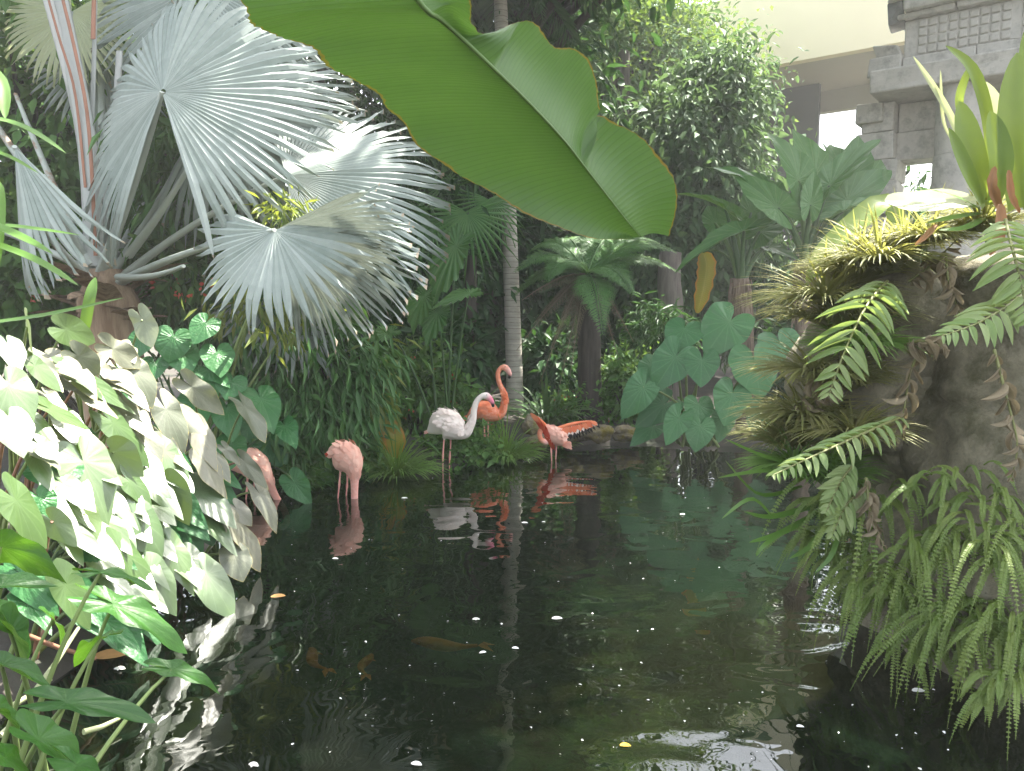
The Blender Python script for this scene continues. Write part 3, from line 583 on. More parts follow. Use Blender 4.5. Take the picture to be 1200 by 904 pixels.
mb = MB()
for k in range(5): tube(mb, bez(Vector((-2.35 + rnd(-.1, .1), 2.9, .1)), Vector((-2.5, 2.9, 1.2)), P(-60, [130, 170, 240, 270, 385][k], 2.9), 8), np.linspace(.02, .012, 8), 6)
mb.build('stem', M['stalk'], st)

# ------------------------------------------------------------------ banana plant: one leaf hangs over the pond
ban = thing('banana_plant', 'banana plant whose broad backlit leaf hangs across the top of the view', 'banana plant', (-1.75, .7, .1))
_my = np.linspace(1.75, 2.55, 13)
MID = [(*q, y) for q, y in zip([(330,-250),(410,-120),(491,0),(515,20),(540,42),(586,86),(613,112),(640,140),(665,168),(685,194),(710,226),(735,258),(752,278)], _my)]
LFT = [(*q, y - .02) for q, y in zip([(240,-230),(246,-80),(284,9),(310,42),(361,51),(395,83),(435,103),(462,138),(497,178),(552,212),(622,251),(695,279),(745,281)], _my)]
RGT = [(*q, y + .05) for q, y in zip([(420,-240),(545,-110),(550,-10),(553,24),(570,40),(620,24),(655,54),(678,60),(697,92),(702,134),(764,170),(795,225),(786,279)], _my)]
def banana():
    n = 120; nm = 11; Mi = catmull([list(P(*q)) for q in MID], n); Le = catmull([list(P(*q)) for q in LFT], n); Ri = catmull([list(P(*q)) for q in RGT], n)
    mb = MB()
    for E, sgn in ((Le, -1), (Ri, 1)):
        V = []; UV = []
        for i in range(n):
            nn = np.cross(Mi[min(i + 1, n - 1)] - Mi[max(i - 1, 0)], E[i] - Mi[i]); nn = nn / np.linalg.norm(nn) * (1 if nn[2] > 0 else -1)
            for k in range(nm):
                f = k / (nm - 1); p = Mi[i] * (1 - f) + E[i] * f + nn * (.022 * math.sin(f * math.pi) + .0012 * f * math.sin(i * 2.1 + sgn) + .006 * f * f * math.sin(i * .31 + sgn * 2) + .012 * f * f * math.sin(i * .12 + sgn))
                if k == nm - 1: p = p + (E[i] - Mi[i]) * .008 * math.sin(i * 3.1) + (E[i] - Mi[i]) * .014 * math.sin(i * .6 + sgn)
                V.append(p); UV.append((sgn * f, i / n))
        F = [[i * nm + k, i * nm + k + 1, (i + 1) * nm + k + 1, (i + 1) * nm + k] for i in range(n - 1) for k in range(nm - 1)]
        if sgn > 0: F = [f[::-1] for f in F]
        mb.add(V, F, UV)
    lf = mb.build('leaf', M['banana'], ban)
    mb = MB(); tube(mb, Mi[::3] + np.array([0, 0, -.004]), np.linspace(.008, .0015, len(Mi[::3])), 8); mb.build('midrib', M['banana_rib'], lf)
    a = Vector(Mi[0]); mb = MB(); tube(mb, bez(Vector((-1.75, .7, 2.5)), Vector((-1.5, 1.1, 3.6)), a, 12), np.linspace(.05, .018, 12), 10); mb.build('petiole', M['banana_rib'], ban)
    mb = MB(); tube(mb, [Vector((-1.75, .7, z)) for z in (.0, .8, 1.7, 2.6)], [.16, .13, .11, .06], 14); mb.build('stem', M['banana_rib'], ban)
banana()

# ------------------------------------------------------------------ trees and thickets behind
def px(p, Y): return p * Y / FPX
def E(cx, cy, Y, rx, ry, rz, clumps, per): return (tuple(P(cx, cy, Y)), (px(rx, Y), ry, px(rz, Y)), clumps, per)
tree('bamboo_thicket', 'weeping bamboo thicket with narrow hanging leaves beside the silver palm', -2.9, 8.9, 3.4, .07,
     [E(375,455,9.2,75,.45,85,70,34), E(300,340,8.9,105,.6,130,100,34), E(240,215,8.8,80,.7,110,60,34), E(415,505,9.6,30,.2,45,20,24), E(330,500,9.0,50,.3,50,40,30)],
     'bamboo', .25, .17, LANCE, 1.3, cr=.2, shell=.35, limbs=16, cat='bamboo')
shrub('bamboo_shoots', 'small yellow-green bamboo sprig resting on the folded silver frond', 'bamboo', (-3.1, 7.2, gz(-3.1, 7.2)), [(tuple(P(330,248,6.9)), (.12,.1,.12), 10, 14, .05, .14, .16, LANCE, .5), (tuple(P(300,370,7.4)), (.6,.2,.4), 12, 14, .1, .2, .2, LANCE, 1.1)], 'bamboo_hi', stems=5, stemm='stalk')
shrub('bamboo_shoots', 'yellow-green bamboo shoots at the right edge of the weeping thicket', 'bamboo', (-1.9, 9.7, gz(-1.9, 9.7)), [(tuple(P(432,455,9.4)), (.22,.15,.5), 9, 16, .12, .2, .2, LANCE, 1.0)], 'bamboo_hi', stems=4, stemm='stalk')
tree('evergreen_tree', 'dark leafy tree behind the silver palm at the left edge', -6.2, 10.2, 4.5, .16, [E(60,140,10,150,1.2,190,90,60), E(-30,220,10.6,150,1.0,180,80,60), E(130,200,10.8,130,1.0,170,80,60), E(30,330,9,120,.8,110,50,50), E(190,40,11.5,140,1.2,120,50,55)], 'mid', .2, .4, LANCE, .5, cr=.35)
tree('evergreen_tree', 'dark tree filling the gap between the silver fronds and the banana leaf', -3.2, 13.0, 6.0, .2, [E(350,60,13,170,1.6,150,90,60), E(470,180,13.5,110,1.2,120,70,60), E(420,330,13,110,1.0,110,60,55)], 'dark', .24, .3, LANCE, .7, cr=.4)
tree('evergreen_tree', 'tall dark tree shading the hollow behind the slender palm', -.6, 17.5, 7.5, .25, [E(560,150,17,130,2.2,150,90,60), E(520,330,17,140,1.2,140,90,60), E(600,-120,15,190,2.4,90,110,60)], 'dark', .3, .4, BROAD, .4, cr=.5)
tree('evergreen_tree', 'dark tree behind the tree fern with pale gaps of light below', 2.6, 19, 7.5, .26, [E(690,260,18.5,110,1.6,80,70,60), E(660,400,18,110,1.2,70,50,55)], 'dark', .3, .4, BROAD, .4, cr=.45)
tree('leafy_tree', 'sunlit hazy green tree with small leaves rising behind the banana leaf', 2.4, 21.5, 8.0, .3, [E(690,80,21,90,2.2,110,150,130), E(790,95,21,75,1.8,80,110,130), E(650,-10,22,90,1.8,90,60,110), E(840,130,20.5,42,1.0,50,50,100), E(740,170,20.5,80,1.5,80,80,120), E(740,15,21.5,50,1.5,45,50,110)], 'light', .145, .5, LANCE, .3, cr=.42, shell=.45)
tree('drooping_tree', 'grey-green tree with drooping leaves in front of the cream building', 4.3, 17.2, 5.2, .2, [E(810,200,16.5,75,1.3,100,120,85), E(845,120,17,40,.9,50,55,80), E(780,290,16.5,70,1.0,70,70,70), E(840,270,16.5,50,1.0,80,70,70)], 'grey', .19, .42, BROAD, .9, cr=.32)
tree('evergreen_tree', 'dark thicket tree between the alocasias and the stone ruin', 6.6, 16.8, 4.0, .18, [E(990,330,16,90,1.2,110,90,60), E(900,360,16.5,70,1.0,80,60,55), E(1090,330,15.5,110,1.0,110,80,55)], 'dark', .24, .3, LANCE, .8, cr=.35)
tree('added_shade_tree', 'dark canopy tree with an unseen crown added above the view to shade the far bank', -1.0, 16.6, 8.6, .3, [((2.9, 12.7, 10.0), (2.4, 2.4, .9), 75, 55), ((3.2, 9.8, 8.9), (1.6, 1.3, .7), 48, 55), ((.2, 12.2, 9.6), (1.6, 1.6, .8), 30, 55)], 'dark', .3, .5, BROAD, .3, cr=.4, shell=.1, limbs=18)  # unseen crown added to shade the flamingos and far bank
tree('added_shade_tree', 'unseen tall tree added outside the frame to shade the banana leaf and the pond', 6.4, 5.6, 7.6, .3, [((2.55, 3.75, 8.0), (1.3, 1.4, .6), 75, 60), ((2.9, 7.2, 8.4), (.8, 1.0, .5), 34, 60)], 'dark', .3, .5, BROAD, .3, cr=.36, shell=.1, limbs=16)  # added out of view: shades banana leaf and pond, lets sun reach the planter
tree('added_shade_tree', 'unseen tall tree added outside the frame to shade the silver palm', -6.8, 8.0, 8.2, .3, [((-2.4, 8.8, 8.8), (1.7, 1.2, .6), 60, 60), ((-1.2, 10.9, 9.2), (1.3, 1.3, .6), 40, 60), ((-4.8, 8.2, 8.6), (1.6, 1.3, .6), 40, 60)], 'dark', .3, .5, BROAD, .3, cr=.36, shell=.1, limbs=16)  # added out of view to keep direct sun off the palm
tree('added_shade_tree', 'unseen tall tree added outside the frame to shade the elephant ears', 11.5, 12.0, 8.6, .3, [((5.9, 13.4, 10.4), (1.9, 2.0, .7), 45, 55), ((8.2, 12.8, 10.4), (1.6, 1.6, .6), 40, 60)], 'mid', .3, .5, BROAD, .3, cr=.4, shell=.1, limbs=16)  # unseen crown placed to cast shade on the elephant ears
mb = MB()
for k in range(26):
    x = -30 + k * 2.4 + rnd(-.8, .8)
    if 9 < x < 13: continue
    foliage(mb, (x, rnd(31, 37), rnd(1.5, 3)), (2.4, 1.5, rnd(2.2, 3.6)), 34, 42, .7, .6, .5, BROAD, .3, .4)
o = mb.build('far_woods', M['mid'], kind='stuff'); tag(o, 'far mass of trees closing the view behind the garden', 'woods')

def pinnate(mb, pts, nrm, L, asp, count, tpl=LANCE, ang=1.05, droop=.2, taper=.6, sub=None, jit=.06, t0=.08):
    """leaflets on both sides of a rachis; L = longest leaflet"""
    pts = np.array([list(p) for p in pts], float); n = len(pts); T = norm(np.gradient(pts, axis=0)); N = np.broadcast_to(np.array(nrm, float), pts.shape)
    N = norm(N - T * (N * T).sum(-1, keepdims=True)); X = np.cross(T, N); t = np.linspace(t0, .995, count); q = t * (n - 1)
    f = lambda A: np.stack([np.interp(q, np.arange(n), A[:, k]) for k in range(3)], -1)
    p, T, N, X = f(pts), f(T), f(N), f(X); ln = L * np.clip(np.minimum((t + .25) * 1.6, 1) * (1 - np.clip(t - taper, 0, 1) / (1 - taper) * .85), .08, 1)
    for s in (-1, 1):
        d = T * math.cos(ang) + X * s * math.sin(ang) + np.array([0, 0, -droop]) + RNG.normal(size=p.shape) * jit
        if sub is None: scatter(mb, tpl, p, d, N + RNG.normal(size=p.shape) * .12, ln * (.92 + .16 * RNG.random(count)), asp)
        else:
            d = norm(d)
            for k in range(count):
                e = p[k] + d[k] * ln[k]; m_ = (p[k] + e) / 2 + N[k] * ln[k] * .05
                pinnate(mb, bez(Vector(p[k]), Vector(m_), Vector(e), 5), N[k], sub[0] * ln[k] / L, sub[1], sub[2], LANCE, 1.1, .05, .5, None, .05, .04)

# slender ringed palm, crown above the view
sp = thing('slender_palm', 'slender grey ringed palm trunk standing behind the orange flamingo', 'palm tree', (.04, 13, gz(.04, 13)))
mb = MB(); tp = P(586, -12, 13); pts = catmull([[.06, 13, gz(.04, 13) - .2], list(P(603, 445, 13)), list(P(596, 240, 13)), list(tp)], 20); tube(mb, pts, np.linspace(.16, .105, 20), 16); mb.build('trunk', M['bark_grey'], sp)
for k in range(13):
    a = k * 2 * math.pi / 13 + .2; r = rnd(1.7, 2.2); e = Vector(tp) + Vector((math.cos(a) * r, math.sin(a) * r, rnd(-1.5, -.1))); mid = Vector(tp) + Vector((math.cos(a) * r * .55, math.sin(a) * r * .55, rnd(.5, .9)))
    pp = bez(Vector(tp), mid, e, 16); mb = MB(); pinnate(mb, pp, (0, 0, 1), .5, .07, 46, LANCE, .95, .35); tube(mb, pp, np.linspace(.02, .004, 16), 5); mb.build('frond', M['grey'], sp)
# feather palm with drooping fronds in front of the hazy tree
fp = thing('feather_palm', 'feather palm with drooping grey fronds just right of the banana leaf', 'palm tree', (1.9, 19, gz(1.9, 19)))
tp2 = P(668, 60, 18.5); mb = MB(); tube(mb, [Vector((1.9, 19, gz(1.9, 19) - .2)), Vector((1.7, 18.8, 4)), tp2], [.16, .13, .1], 12); mb.build('trunk', M['bark_pillar'], fp)
for (ex, ey, yy) in [(735,240,17.4),(715,260,17.6),(690,230,17.2),(650,200,17.5),(745,160,17.6),(600,120,18),(640,40,18.6),(720,20,18.8),(760,200,18.2),(700,250,18.4)]:
    e = P(ex, ey, yy); mid = tp2.lerp(e, .45) + Vector((0, 0, .9)); pp = bez(tp2, mid, e, 16); mb = MB(); pinnate(mb, pp, (0, -.3, 1), .6, .06, 44, LANCE, .8, .6); tube(mb, pp, np.linspace(.025, .005, 16), 5); mb.build('frond', M['grey'], fp)
# dark fan palm in the hollow
dp = thing('fan_palm', 'dark spiky fan palm in the hollow left of the slender trunk', 'palm tree', (-.7, 12.6, gz(-.7, 12.6)))
hubc = P(552, 300, 12.6); mb = MB(); tube(mb, [Vector((-.7, 12.6, gz(-.7, 12.6) - .2)), hubc], [.12, .09], 10); mb.build('trunk', M['bark'], dp)
for k, (hx, hy, tx, ty, yy) in enumerate([(548,250,555,330,12.0),(505,255,470,310,12.0),(575,235,590,290,12.3),(520,215,500,160,12.8),(560,210,570,160,12.8),(480,290,440,330,12.2)]):
    hub, tip = P(hx, hy, yy), P(tx, ty, yy - .2); x, d, n = frame(tip - hub, Vector((rnd(-.3, .3), -.7, .7))); me = fan((tip - hub).length, math.radians(250), 26, 40 + k, droop=.25, fuse=.28, rear=.9).mesh('frond', M['bamboo'], smooth=False)
    link('frond', me, dp, Matrix(((x.x, d.x, n.x, hub.x), (x.y, d.y, n.y, hub.y), (x.z, d.z, n.z, hub.z), (0, 0, 0, 1))))
    mb = MB(); tube(mb, bez(hubc, hubc.lerp(hub, .5) + Vector((0, 0, .1)), hub, 7), np.linspace(.018, .01, 7), 6); mb.build('petiole', M['stalk_dark'], dp)
# tree fern
TFc = P(688, 322, 12.4); tf = thing('tree_fern', 'tree fern with dark trunk, arching green fronds and a brown dead skirt', 'tree fern', (TFc.x, TFc.y, gz(TFc.x, TFc.y)))
mb = MB(); zb = gz(TFc.x, TFc.y); pts = [Vector((TFc.x + .08, TFc.y, zb - .2)), Vector((TFc.x + .06, TFc.y, zb + .6)), TFc + Vector((.02, 0, -.3)), TFc]; tube(mb, pts, [.24, .19, .18, .12], 14); mb.build('trunk', M['bark'], tf)
for (ex, ey, yy, up) in [(604,318,12.0,.30),(622,294,12.6,.35),(792,296,12.2,.30),(770,284,12.9,.3),(706,392,11.3,.25),(742,345,11.6,.25),(655,285,13.3,.3),(725,282,13.4,.3),(800,322,12.8,.3),(640,330,11.6,.3),(600,350,12.6,.3)]:
    e = P(ex, ey, yy); mid = TFc.lerp(e, .5) + Vector((0, 0, up + .25)); pp = bez(TFc, mid, e, 18); mb = MB(); pinnate(mb, pp, (0, -.35, 1), .40, .2, 32, sub=(.095, .42, 12), ang=1.15, droop=.1, taper=.45); tube(mb, pp, np.linspace(.018, .004, 18), 5); mb.build('frond', M['tree_fern'], tf)
for (ex, ey, yy) in [(612,352,12.0),(606,410,12.2),(632,450,12.0),(652,470,12.1),(668,440,11.9),(625,380,12.5),(725,420,12.1),(742,400,12.4),(645,410,11.8)]:
    e = P(ex, ey, yy); mid = TFc.lerp(e, .35) + Vector((0, 0, .22)); pp = bez(TFc, mid, e, 14); mb = MB(); pinnate(mb, pp, (0, -.6, .6), .2, .25, 24, sub=(.05, .35, 8), ang=.8, droop=.6, taper=.4); tube(mb, pp, np.linspace(.016, .004, 14), 5); mb.build('dead_frond', M['tree_fern_dry'], tf)
# plain trunks and posts behind
tk = thing('bare_trunk', 'stout grey trunk between the tree fern and the yellow leaf', 'tree trunk', (2.9, 14.6, gz(2.9, 14.6)))
mb = MB(); tube(mb, catmull([[2.9, 14.6, gz(2.9, 14.6) - .2], list(P(786, 370, 14.6)), list(P(784, 330, 14.6)), list(P(786, 296, 14.6))], 12), np.linspace(.26, .2, 12), 12); mb.build('trunk_wood', M['bark_pillar'], tk)
yl = thing('yellowed_leaf', 'yellow and orange dying leaf hanging beside the fibrous trunk', 'leaf', P(822, 300, 12.2))
pp = catmull([list(P(824,296,12.2)), list(P(828,312,12.1)), list(P(824,340,12.0)), list(P(817,367,12.0))], 14); mb = MB(); ribbon(mb, pp, (-.2, -1, .2), np.array([.02,.07,.11,.12,.15,.13,.15,.12,.14,.11,.12,.08,.06,.02]), .55, 7); mb.build('blade', M['banana_old'], yl)
mb = MB(); tube(mb, bez(P(868, 318, 11.6), P(846, 285, 11.9), P(824, 296, 12.2), 8), np.linspace(.018, .01, 8), 6); mb.build('petiole', M['banana_rib'], yl)

# ------------------------------------------------------------------ alocasias (giant elephant ears) upper right
def alocasia(label, crown, rootxy, leaves, tr):
    rx, ry = rootxy; z0 = gz(rx, ry); t = thing('elephant_ear', label, 'elephant ear', (rx, ry, z0), 'elephant ears by the far bank'); C = P(*crown)
    mb = MB(); pts = [Vector((rx, ry, z0 - .2)), Vector((rx, ry, z0)).lerp(C, .4) + Vector((.05, 0, 0)), Vector((rx, ry, z0)).lerp(C, .8), C]; tube(mb, pts, [tr * .8, tr * .75, tr, tr * .7], 14)
    for k in range(150):
        a = rnd(0, 6.28); zz = rnd(0, .75); b = C + Vector((math.cos(a) * tr * .85, math.sin(a) * tr * .85, -zz)); tube(mb, [b, b + Vector((math.cos(a) * .03, math.sin(a) * .03, -rnd(.1, .3)))], [.012, .004], 4, cap=False)
    mb.build('trunk', M['bark_fibre'], t)
    for (ax, ay, tx, ty, wpx, dy, hint, key) in leaves:
        Y = C.y + dy; att, tip = P(ax, ay, Y), P(ax + (tx - ax) * 1.1, ay + (ty - ay) * 1.1, Y + (.25 if ty < ay else -.15)); top = att - (tip - att) * .42
        h = Vector(hint) if hint else jv(Vector((0, -.8, .5)), .5)
        put_leaf(t, key, top, tip, wpx * Y / FPX, h)
        mid = C.lerp(att, .5) + Vector((0, 0, .18)); mb = MB(); tube(mb, bez(C + Vector((rnd(-.05, .05), rnd(-.05, .05), -.05)), mid, att, 10), np.linspace(.05, .018, 10), 8); mb.build('petiole', M['stalk_dark'] if random.random() < .5 else M['banana_rib'], t)
alocasia('tall elephant ear with upright ribbed leaves in front of the stone ruin', (944,308,11.2), (4.3, 11.4), [
    (936,212,916,150,50,-.1,None,'aloc'),(956,205,936,152,48,.4,None,'aloc'),(908,226,840,180,40,.0,(0,-.5,.9),'aloc'),(912,244,866,204,40,-.3,None,'aloc'),(972,218,1026,160,40,-.1,(-.4,-.7,.7),'aloc'),
    (992,236,1052,190,40,.2,None,'aloc'),(1000,205,1008,160,42,.6,None,'aloc'),(985,200,975,165,36,.7,None,'aloc'),(950,240,955,200,26,-.4,None,'aloc'),(988,248,1040,226,22,-.2,(0,-.3,1),'aloc'),(1010,225,1032,180,42,.5,None,'aloc')], .16)
alocasia('shorter elephant ear with arching dull leaves left of the tall one', (868,326,11.4), (3.55, 11.7), [
    (872,270,797,294,28,-.3,(0,-.5,.9),'aloc'),(850,246,801,214,18,.1,(.3,-.4,.9),'aloc'),(862,262,842,232,30,.2,None,'aloc'),(838,262,830,240,28,.4,None,'aloc'),(890,272,924,242,38,.2,None,'aloc'),(880,250,886,215,32,.6,None,'aloc'),(900,290,935,300,26,.3,None,'aloc')], .17)
# colocasia with big hanging leaves at the far shore
co = thing('colocasia', 'big-leaved dark green colocasia overhanging the far shore', 'elephant ear', (2.75, 11.2, gz(2.75, 11.5)), 'elephant ears by the far bank')
for (ax, ay, tx, ty, wpx, Y) in [(806,375,792,412,42,10.5),(866,362,827,414,54,10.4),(803,402,765,458,44,10.2),(823,410,821,454,37,10.1),(764,438,730,490,36,10.1),(880,404,893,468,56,10.1),(908,388,926,434,50,10.6),(862,447,849,500,40,10.0),(818,464,820,500,34,10.1),(823,488,815,528,34,9.9),(802,477,780,522,28,10.0),(792,464,746,497,38,10.5),(777,492,739,518,28,10.4),(850,478,842,518,26,10.3),(936,395,942,425,24,10.7),(838,372,842,400,30,10.8),(896,470,886,515,34,10.4),(770,420,750,450,28,10.7)]:
    top, tip = P(ax, ay, Y + .15), P(tx, ty, Y - .1); put_leaf(co, 'taro_dark', top, tip, wpx * Y / FPX * 1.05, jv(Vector((-.1, -.85, .5)), .2), Vector((2.75 + rnd(-.3, .3), 11.2 + rnd(-.2, .2), .05)), 'stalk', .016)
# scalloped philodendron left of the slender palm
ph = thing('philodendron', 'philodendron with scalloped grey-green leaves beside the hollow', 'philodendron', (-.95, 10.6, gz(-.95, 10.6)))
for (a, b, c, d, wpx) in [(548,262,503,348,46),(568,340,508,354,20),(505,330,480,385,40),(470,385,430,398,26),(520,352,498,400,36)]:
    put_leaf(ph, 'philo', P(a, b, 10.2), P(c, d, 9.9), wpx * 10 / FPX, jv(Vector((-.1, -.8, .6)), .15), Vector((-.95 + rnd(-.1, .1), 10.5, .2)), 'stalk_dark', .014)

# ------------------------------------------------------------------ shore planting
def tuft(name, label, c, n, L, wd, mat, spread, cat='grass clump', group=None, tpl=GRASS, up=.8):
    t = thing(name, label, cat, c, group); mb = MB(); a = RNG.random(n) * 6.283; r = np.sqrt(RNG.random(n)); d = np.stack([np.cos(a) * r * spread, np.sin(a) * r * spread, np.full(n, up) + RNG.random(n) * .3], -1)
    pos = np.array(c) + np.stack([np.cos(a) * r * L * .16, np.sin(a) * r * L * .16, np.full(n, -.03)], -1)
    for k in range(n):
        ln = L * rnd(.6, 1.1); dd = Vector(d[k]).normalized(); p0 = Vector(pos[k]); p1 = p0 + dd * ln * .6; p2 = p1 + (Vector((dd.x, dd.y, 0)) * 1.0 + Vector((0, 0, dd.z * .35 - r[k] * .75))).normalized() * ln * .45
        ribbon(mb, bez(p0, p1, p2, 6), (0 + dd.x * .2, dd.y * .2 - .2, 1), wd * np.array([.7, 1, 1, .85, .6, .06]), .3, 3)
    mb.build('foliage', M[mat], t); return t
def G(pxx, Y): x = (pxx - 600) / FPX * Y; return (x, Y, max(gz(x, Y), 0.0))
tuft('grass_clump', 'bright grass clump arching over the water left of the white flamingo', G(462, 9.3), 380, .72, .0085, 'grass', 1.3, group='grass clumps on the shore')
tuft('grass_clump', 'bright grass clump under the orange flamingo', G(592, 10.3), 320, .7, .0085, 'grass', 1.3, group='grass clumps on the shore')
tuft('grass_clump', 'dark grass clump overhanging the water behind the bowed pink flamingo', G(385, 9.05), 240, .5, .008, 'bamboo', 1.4, group='grass clumps on the shore')
tuft('grass_clump', 'dark grass clump overhanging the water right of the half-hidden flamingo', G(342, 8.75), 240, .5, .008, 'bamboo', 1.4, group='grass clumps on the shore')
tuft('grass_clump', 'short grass clump at the shore between the flowering shrub and the bowed flamingo', G(425, 9.4), 220, .42, .008, 'grass', 1.4, group='grass clumps on the shore')
tuft('grass_clump', 'short grass clump at the shore beside the mossy rocks', G(655, 11.2), 200, .36, .008, 'grass', 1.4, group='grass clumps on the shore')
tuft('agapanthus', 'clump of upright strap leaves between the slender palm and the tree fern', G(640, 12.0), 60, .95, .028, 'agap', .95, 'strap-leaf clump', 'strap-leaf clumps'); bpy.data.objects['agapanthus'].location.z += .0
tuft('agapanthus', 'strap-leaf clump above the yellow leaf left of the white flamingo', G(478, 11.2), 46, .85, .025, 'agap', 1.0, 'strap-leaf clump', 'strap-leaf clumps')
tuft('agapanthus', 'strap-leaf clump directly behind the white flamingo neck', G(556, 11.9), 46, .9, .025, 'agap', 1.0, 'strap-leaf clump', 'strap-leaf clumps')
ylf = thing('yellow_canna', 'upright yellow-green leaf in the grass left of the white flamingo', 'leaf', G(455, 9.45))
for (q) in [[(458,540,9.45),(452,512,9.35),(444,485,9.35)], [(462,540,9.45),(463,518,9.35),(454,488,9.4)]]:
    pp = catmull([list(P(*k)) for k in q], 9); mb = MB(); ribbon(mb, pp, (.2, -1, .3), np.array([.01,.03,.07,.11,.13,.13,.11,.06,.01]), .2, 5); mb.build('leaf', M['banana_old'], ylf)
SHR = [('leafy shrub with small red flowers behind the grass clump', 488, 11.0, 455, (60,.5,45), 'mid', .15, .4, LANCE, .2),
       ('dark shrub filling the bank between white and orange flamingo', 548, 11.3, 500, (45,.4,38), 'mid', .11, .45, LANCE, .3),
       ('dark broad-leaved shrub in front of the fan palm', 515, 12.2, 415, (70,.5,45), 'dark', .2, .45, BROAD, .3),
       ('low shrub behind the wing-spread flamingo', 672, 12.3, 488, (45,.4,26), 'mid', .09, .5, LANCE, .2),
       ('shrub at the foot of the tree fern trunk', 735, 12.6, 455, (42,.5,45), 'mid', .14, .4, LANCE, .4),
       ('dark shrub in the hollow below the dead fern skirt', 650, 13.6, 430, (50,.5,40), 'dark', .2, .4, LANCE, .4),
       ('ground-hugging plants at the feet of the white flamingo', 545, 10.15, 530, (50,.3,18), 'mid', .09, .6, BROAD, .2),
       ('drooping ferny shrub beneath the bare grey trunk', 770, 13.4, 400, (50,.5,40), 'dark', .22, .16, LANCE, .9),
       ('dark undergrowth behind the bowed pink flamingo', 420, 9.6, 500, (40,.3,50), 'bamboo', .2, .2, LANCE, .9),
       ('low ferny plants on the bank behind the bowed pink flamingo', 385, 9.25, 545, (55,.22,26), 'bamboo', .17, .2, LANCE, .7),
       ('low leafy plants at the shore beside the half-hidden flamingo', 330, 8.75, 560, (45,.22,26), 'mid', .13, .4, BROAD, .4),
       ('low leafy plants along the waterline between the pink and white flamingos', 428, 9.7, 548, (38,.15,18), 'mid', .12, .35, LANCE, .5),
       ('dense low shrub between the colocasia and the planter', 950, 12.0, 430, (70,.6,70), 'dark', .2, .3, LANCE, .5)]
for (lab, pxx, Y, cy, (rx, ry, rz), mat, sz, asp, tpl, dr) in SHR:
    c = P(pxx, cy, Y); x, y, z = G(pxx, Y)
    def fl(t, c=c, rx=rx, ry=ry, rz=rz, Y=Y, lab=lab):
        if 'red' not in lab and 'low shrub' not in lab and 'white and orange' not in lab: return
        m2 = MB(); p, o, _ = blob(tuple(c), (px(rx, Y), ry, px(rz, Y)), 16, 3, .04, .8); n = len(p); scatter(m2, BROAD, p, o + RNG.normal(size=(n, 3)), RNG.normal(size=(n, 3)), .04, .8); m2.build('flowers', M['redleaf'], t, kind='stuff')
    shrub('shrub', lab, 'shrub', (x, y, z), [(tuple(c), (px(rx, Y), ry, px(rz, Y)), 46, 34, .12, sz, asp, tpl, dr)], mat, 'shrubs on the far bank', extra=fl)
ux = shrub('flowering_shrub', 'dark shrub with red flowers below the silver palm', 'shrub', (-4.6, 8.9, gz(-4.6, 8.9)), [(tuple(P(20,345,8.6)), (.6,.4,.45), 40, 34, .12, .16, .45, BROAD, .3), (tuple(P(200,320,8.4)), (.6,.4,.4), 40, 34, .12, .17, .4, LANCE, .5)], 'mid')
m2 = MB(); p, o, _ = blob(tuple(P(210,335,7.9)), (.3,.15,.15), 8, 3, .03, .8); scatter(m2, BROAD, p, o, RNG.normal(size=o.shape), .05, .8); p, o, _ = blob(tuple(P(35,345,7.9)), (.1,.1,.1), 3, 3, .02, .8); scatter(m2, BROAD, p, o, RNG.normal(size=o.shape), .05, .8); m2.build('flowers', M['redleaf'], ux, kind='stuff')

def rock(name, label, c, r, mat, seed, cat='rock', group=None, sub=4):
    import bmesh
    bm = bmesh.new(); bmesh.ops.create_icosphere(bm, subdivisions=sub, radius=1)
    for v in bm.verts:
        q = v.co.copy(); v.co *= 1 + .38 * mnoise.fractal(q * 1.3 + Vector((seed, seed * 2, 0)), 1, 2, 5) + .10 * mnoise.fractal(q * 5 + Vector((seed, 0, 3)), 1, 2, 3); v.co = Vector((v.co.x * r[0], v.co.y * r[1], v.co.z * r[2]))
    me = bpy.data.meshes.new(name); bm.to_mesh(me); bm.free(); me.materials.append(M[mat])
    for p_ in me.polygons: p_.use_smooth = True
    o = bpy.data.objects.new(name, me); COL.objects.link(o); o.location = c; tag(o, label, cat, group); return o
rock('rock', 'yellow-mossed rock right of the wing-spread flamingo', P(703, 508, 11.0), (.2,.16,.12), 'rockmoss', 1, group='shore rocks')
rock('rock', 'pale rounded rock just behind the wing-spread flamingo', P(625, 500, 10.8), (.14,.13,.15), 'rockmoss', 2, group='shore rocks')
rock('rock', 'small mossy rock at the waterline left of the wing-spread flamingo', P(630, 519, 10.6), (.16,.13,.10), 'rockmoss', 3, group='shore rocks')
rock('rock', 'low dark rock half in water below the colocasia', P(735, 508, 11.4), (.22,.18,.12), 'rockmoss', 4, group='shore rocks')
rock('rock', 'flat rock at the shore beneath the low shrub', P(672, 508, 11.2), (.25,.2,.12), 'rockmoss', 5, group='shore rocks')

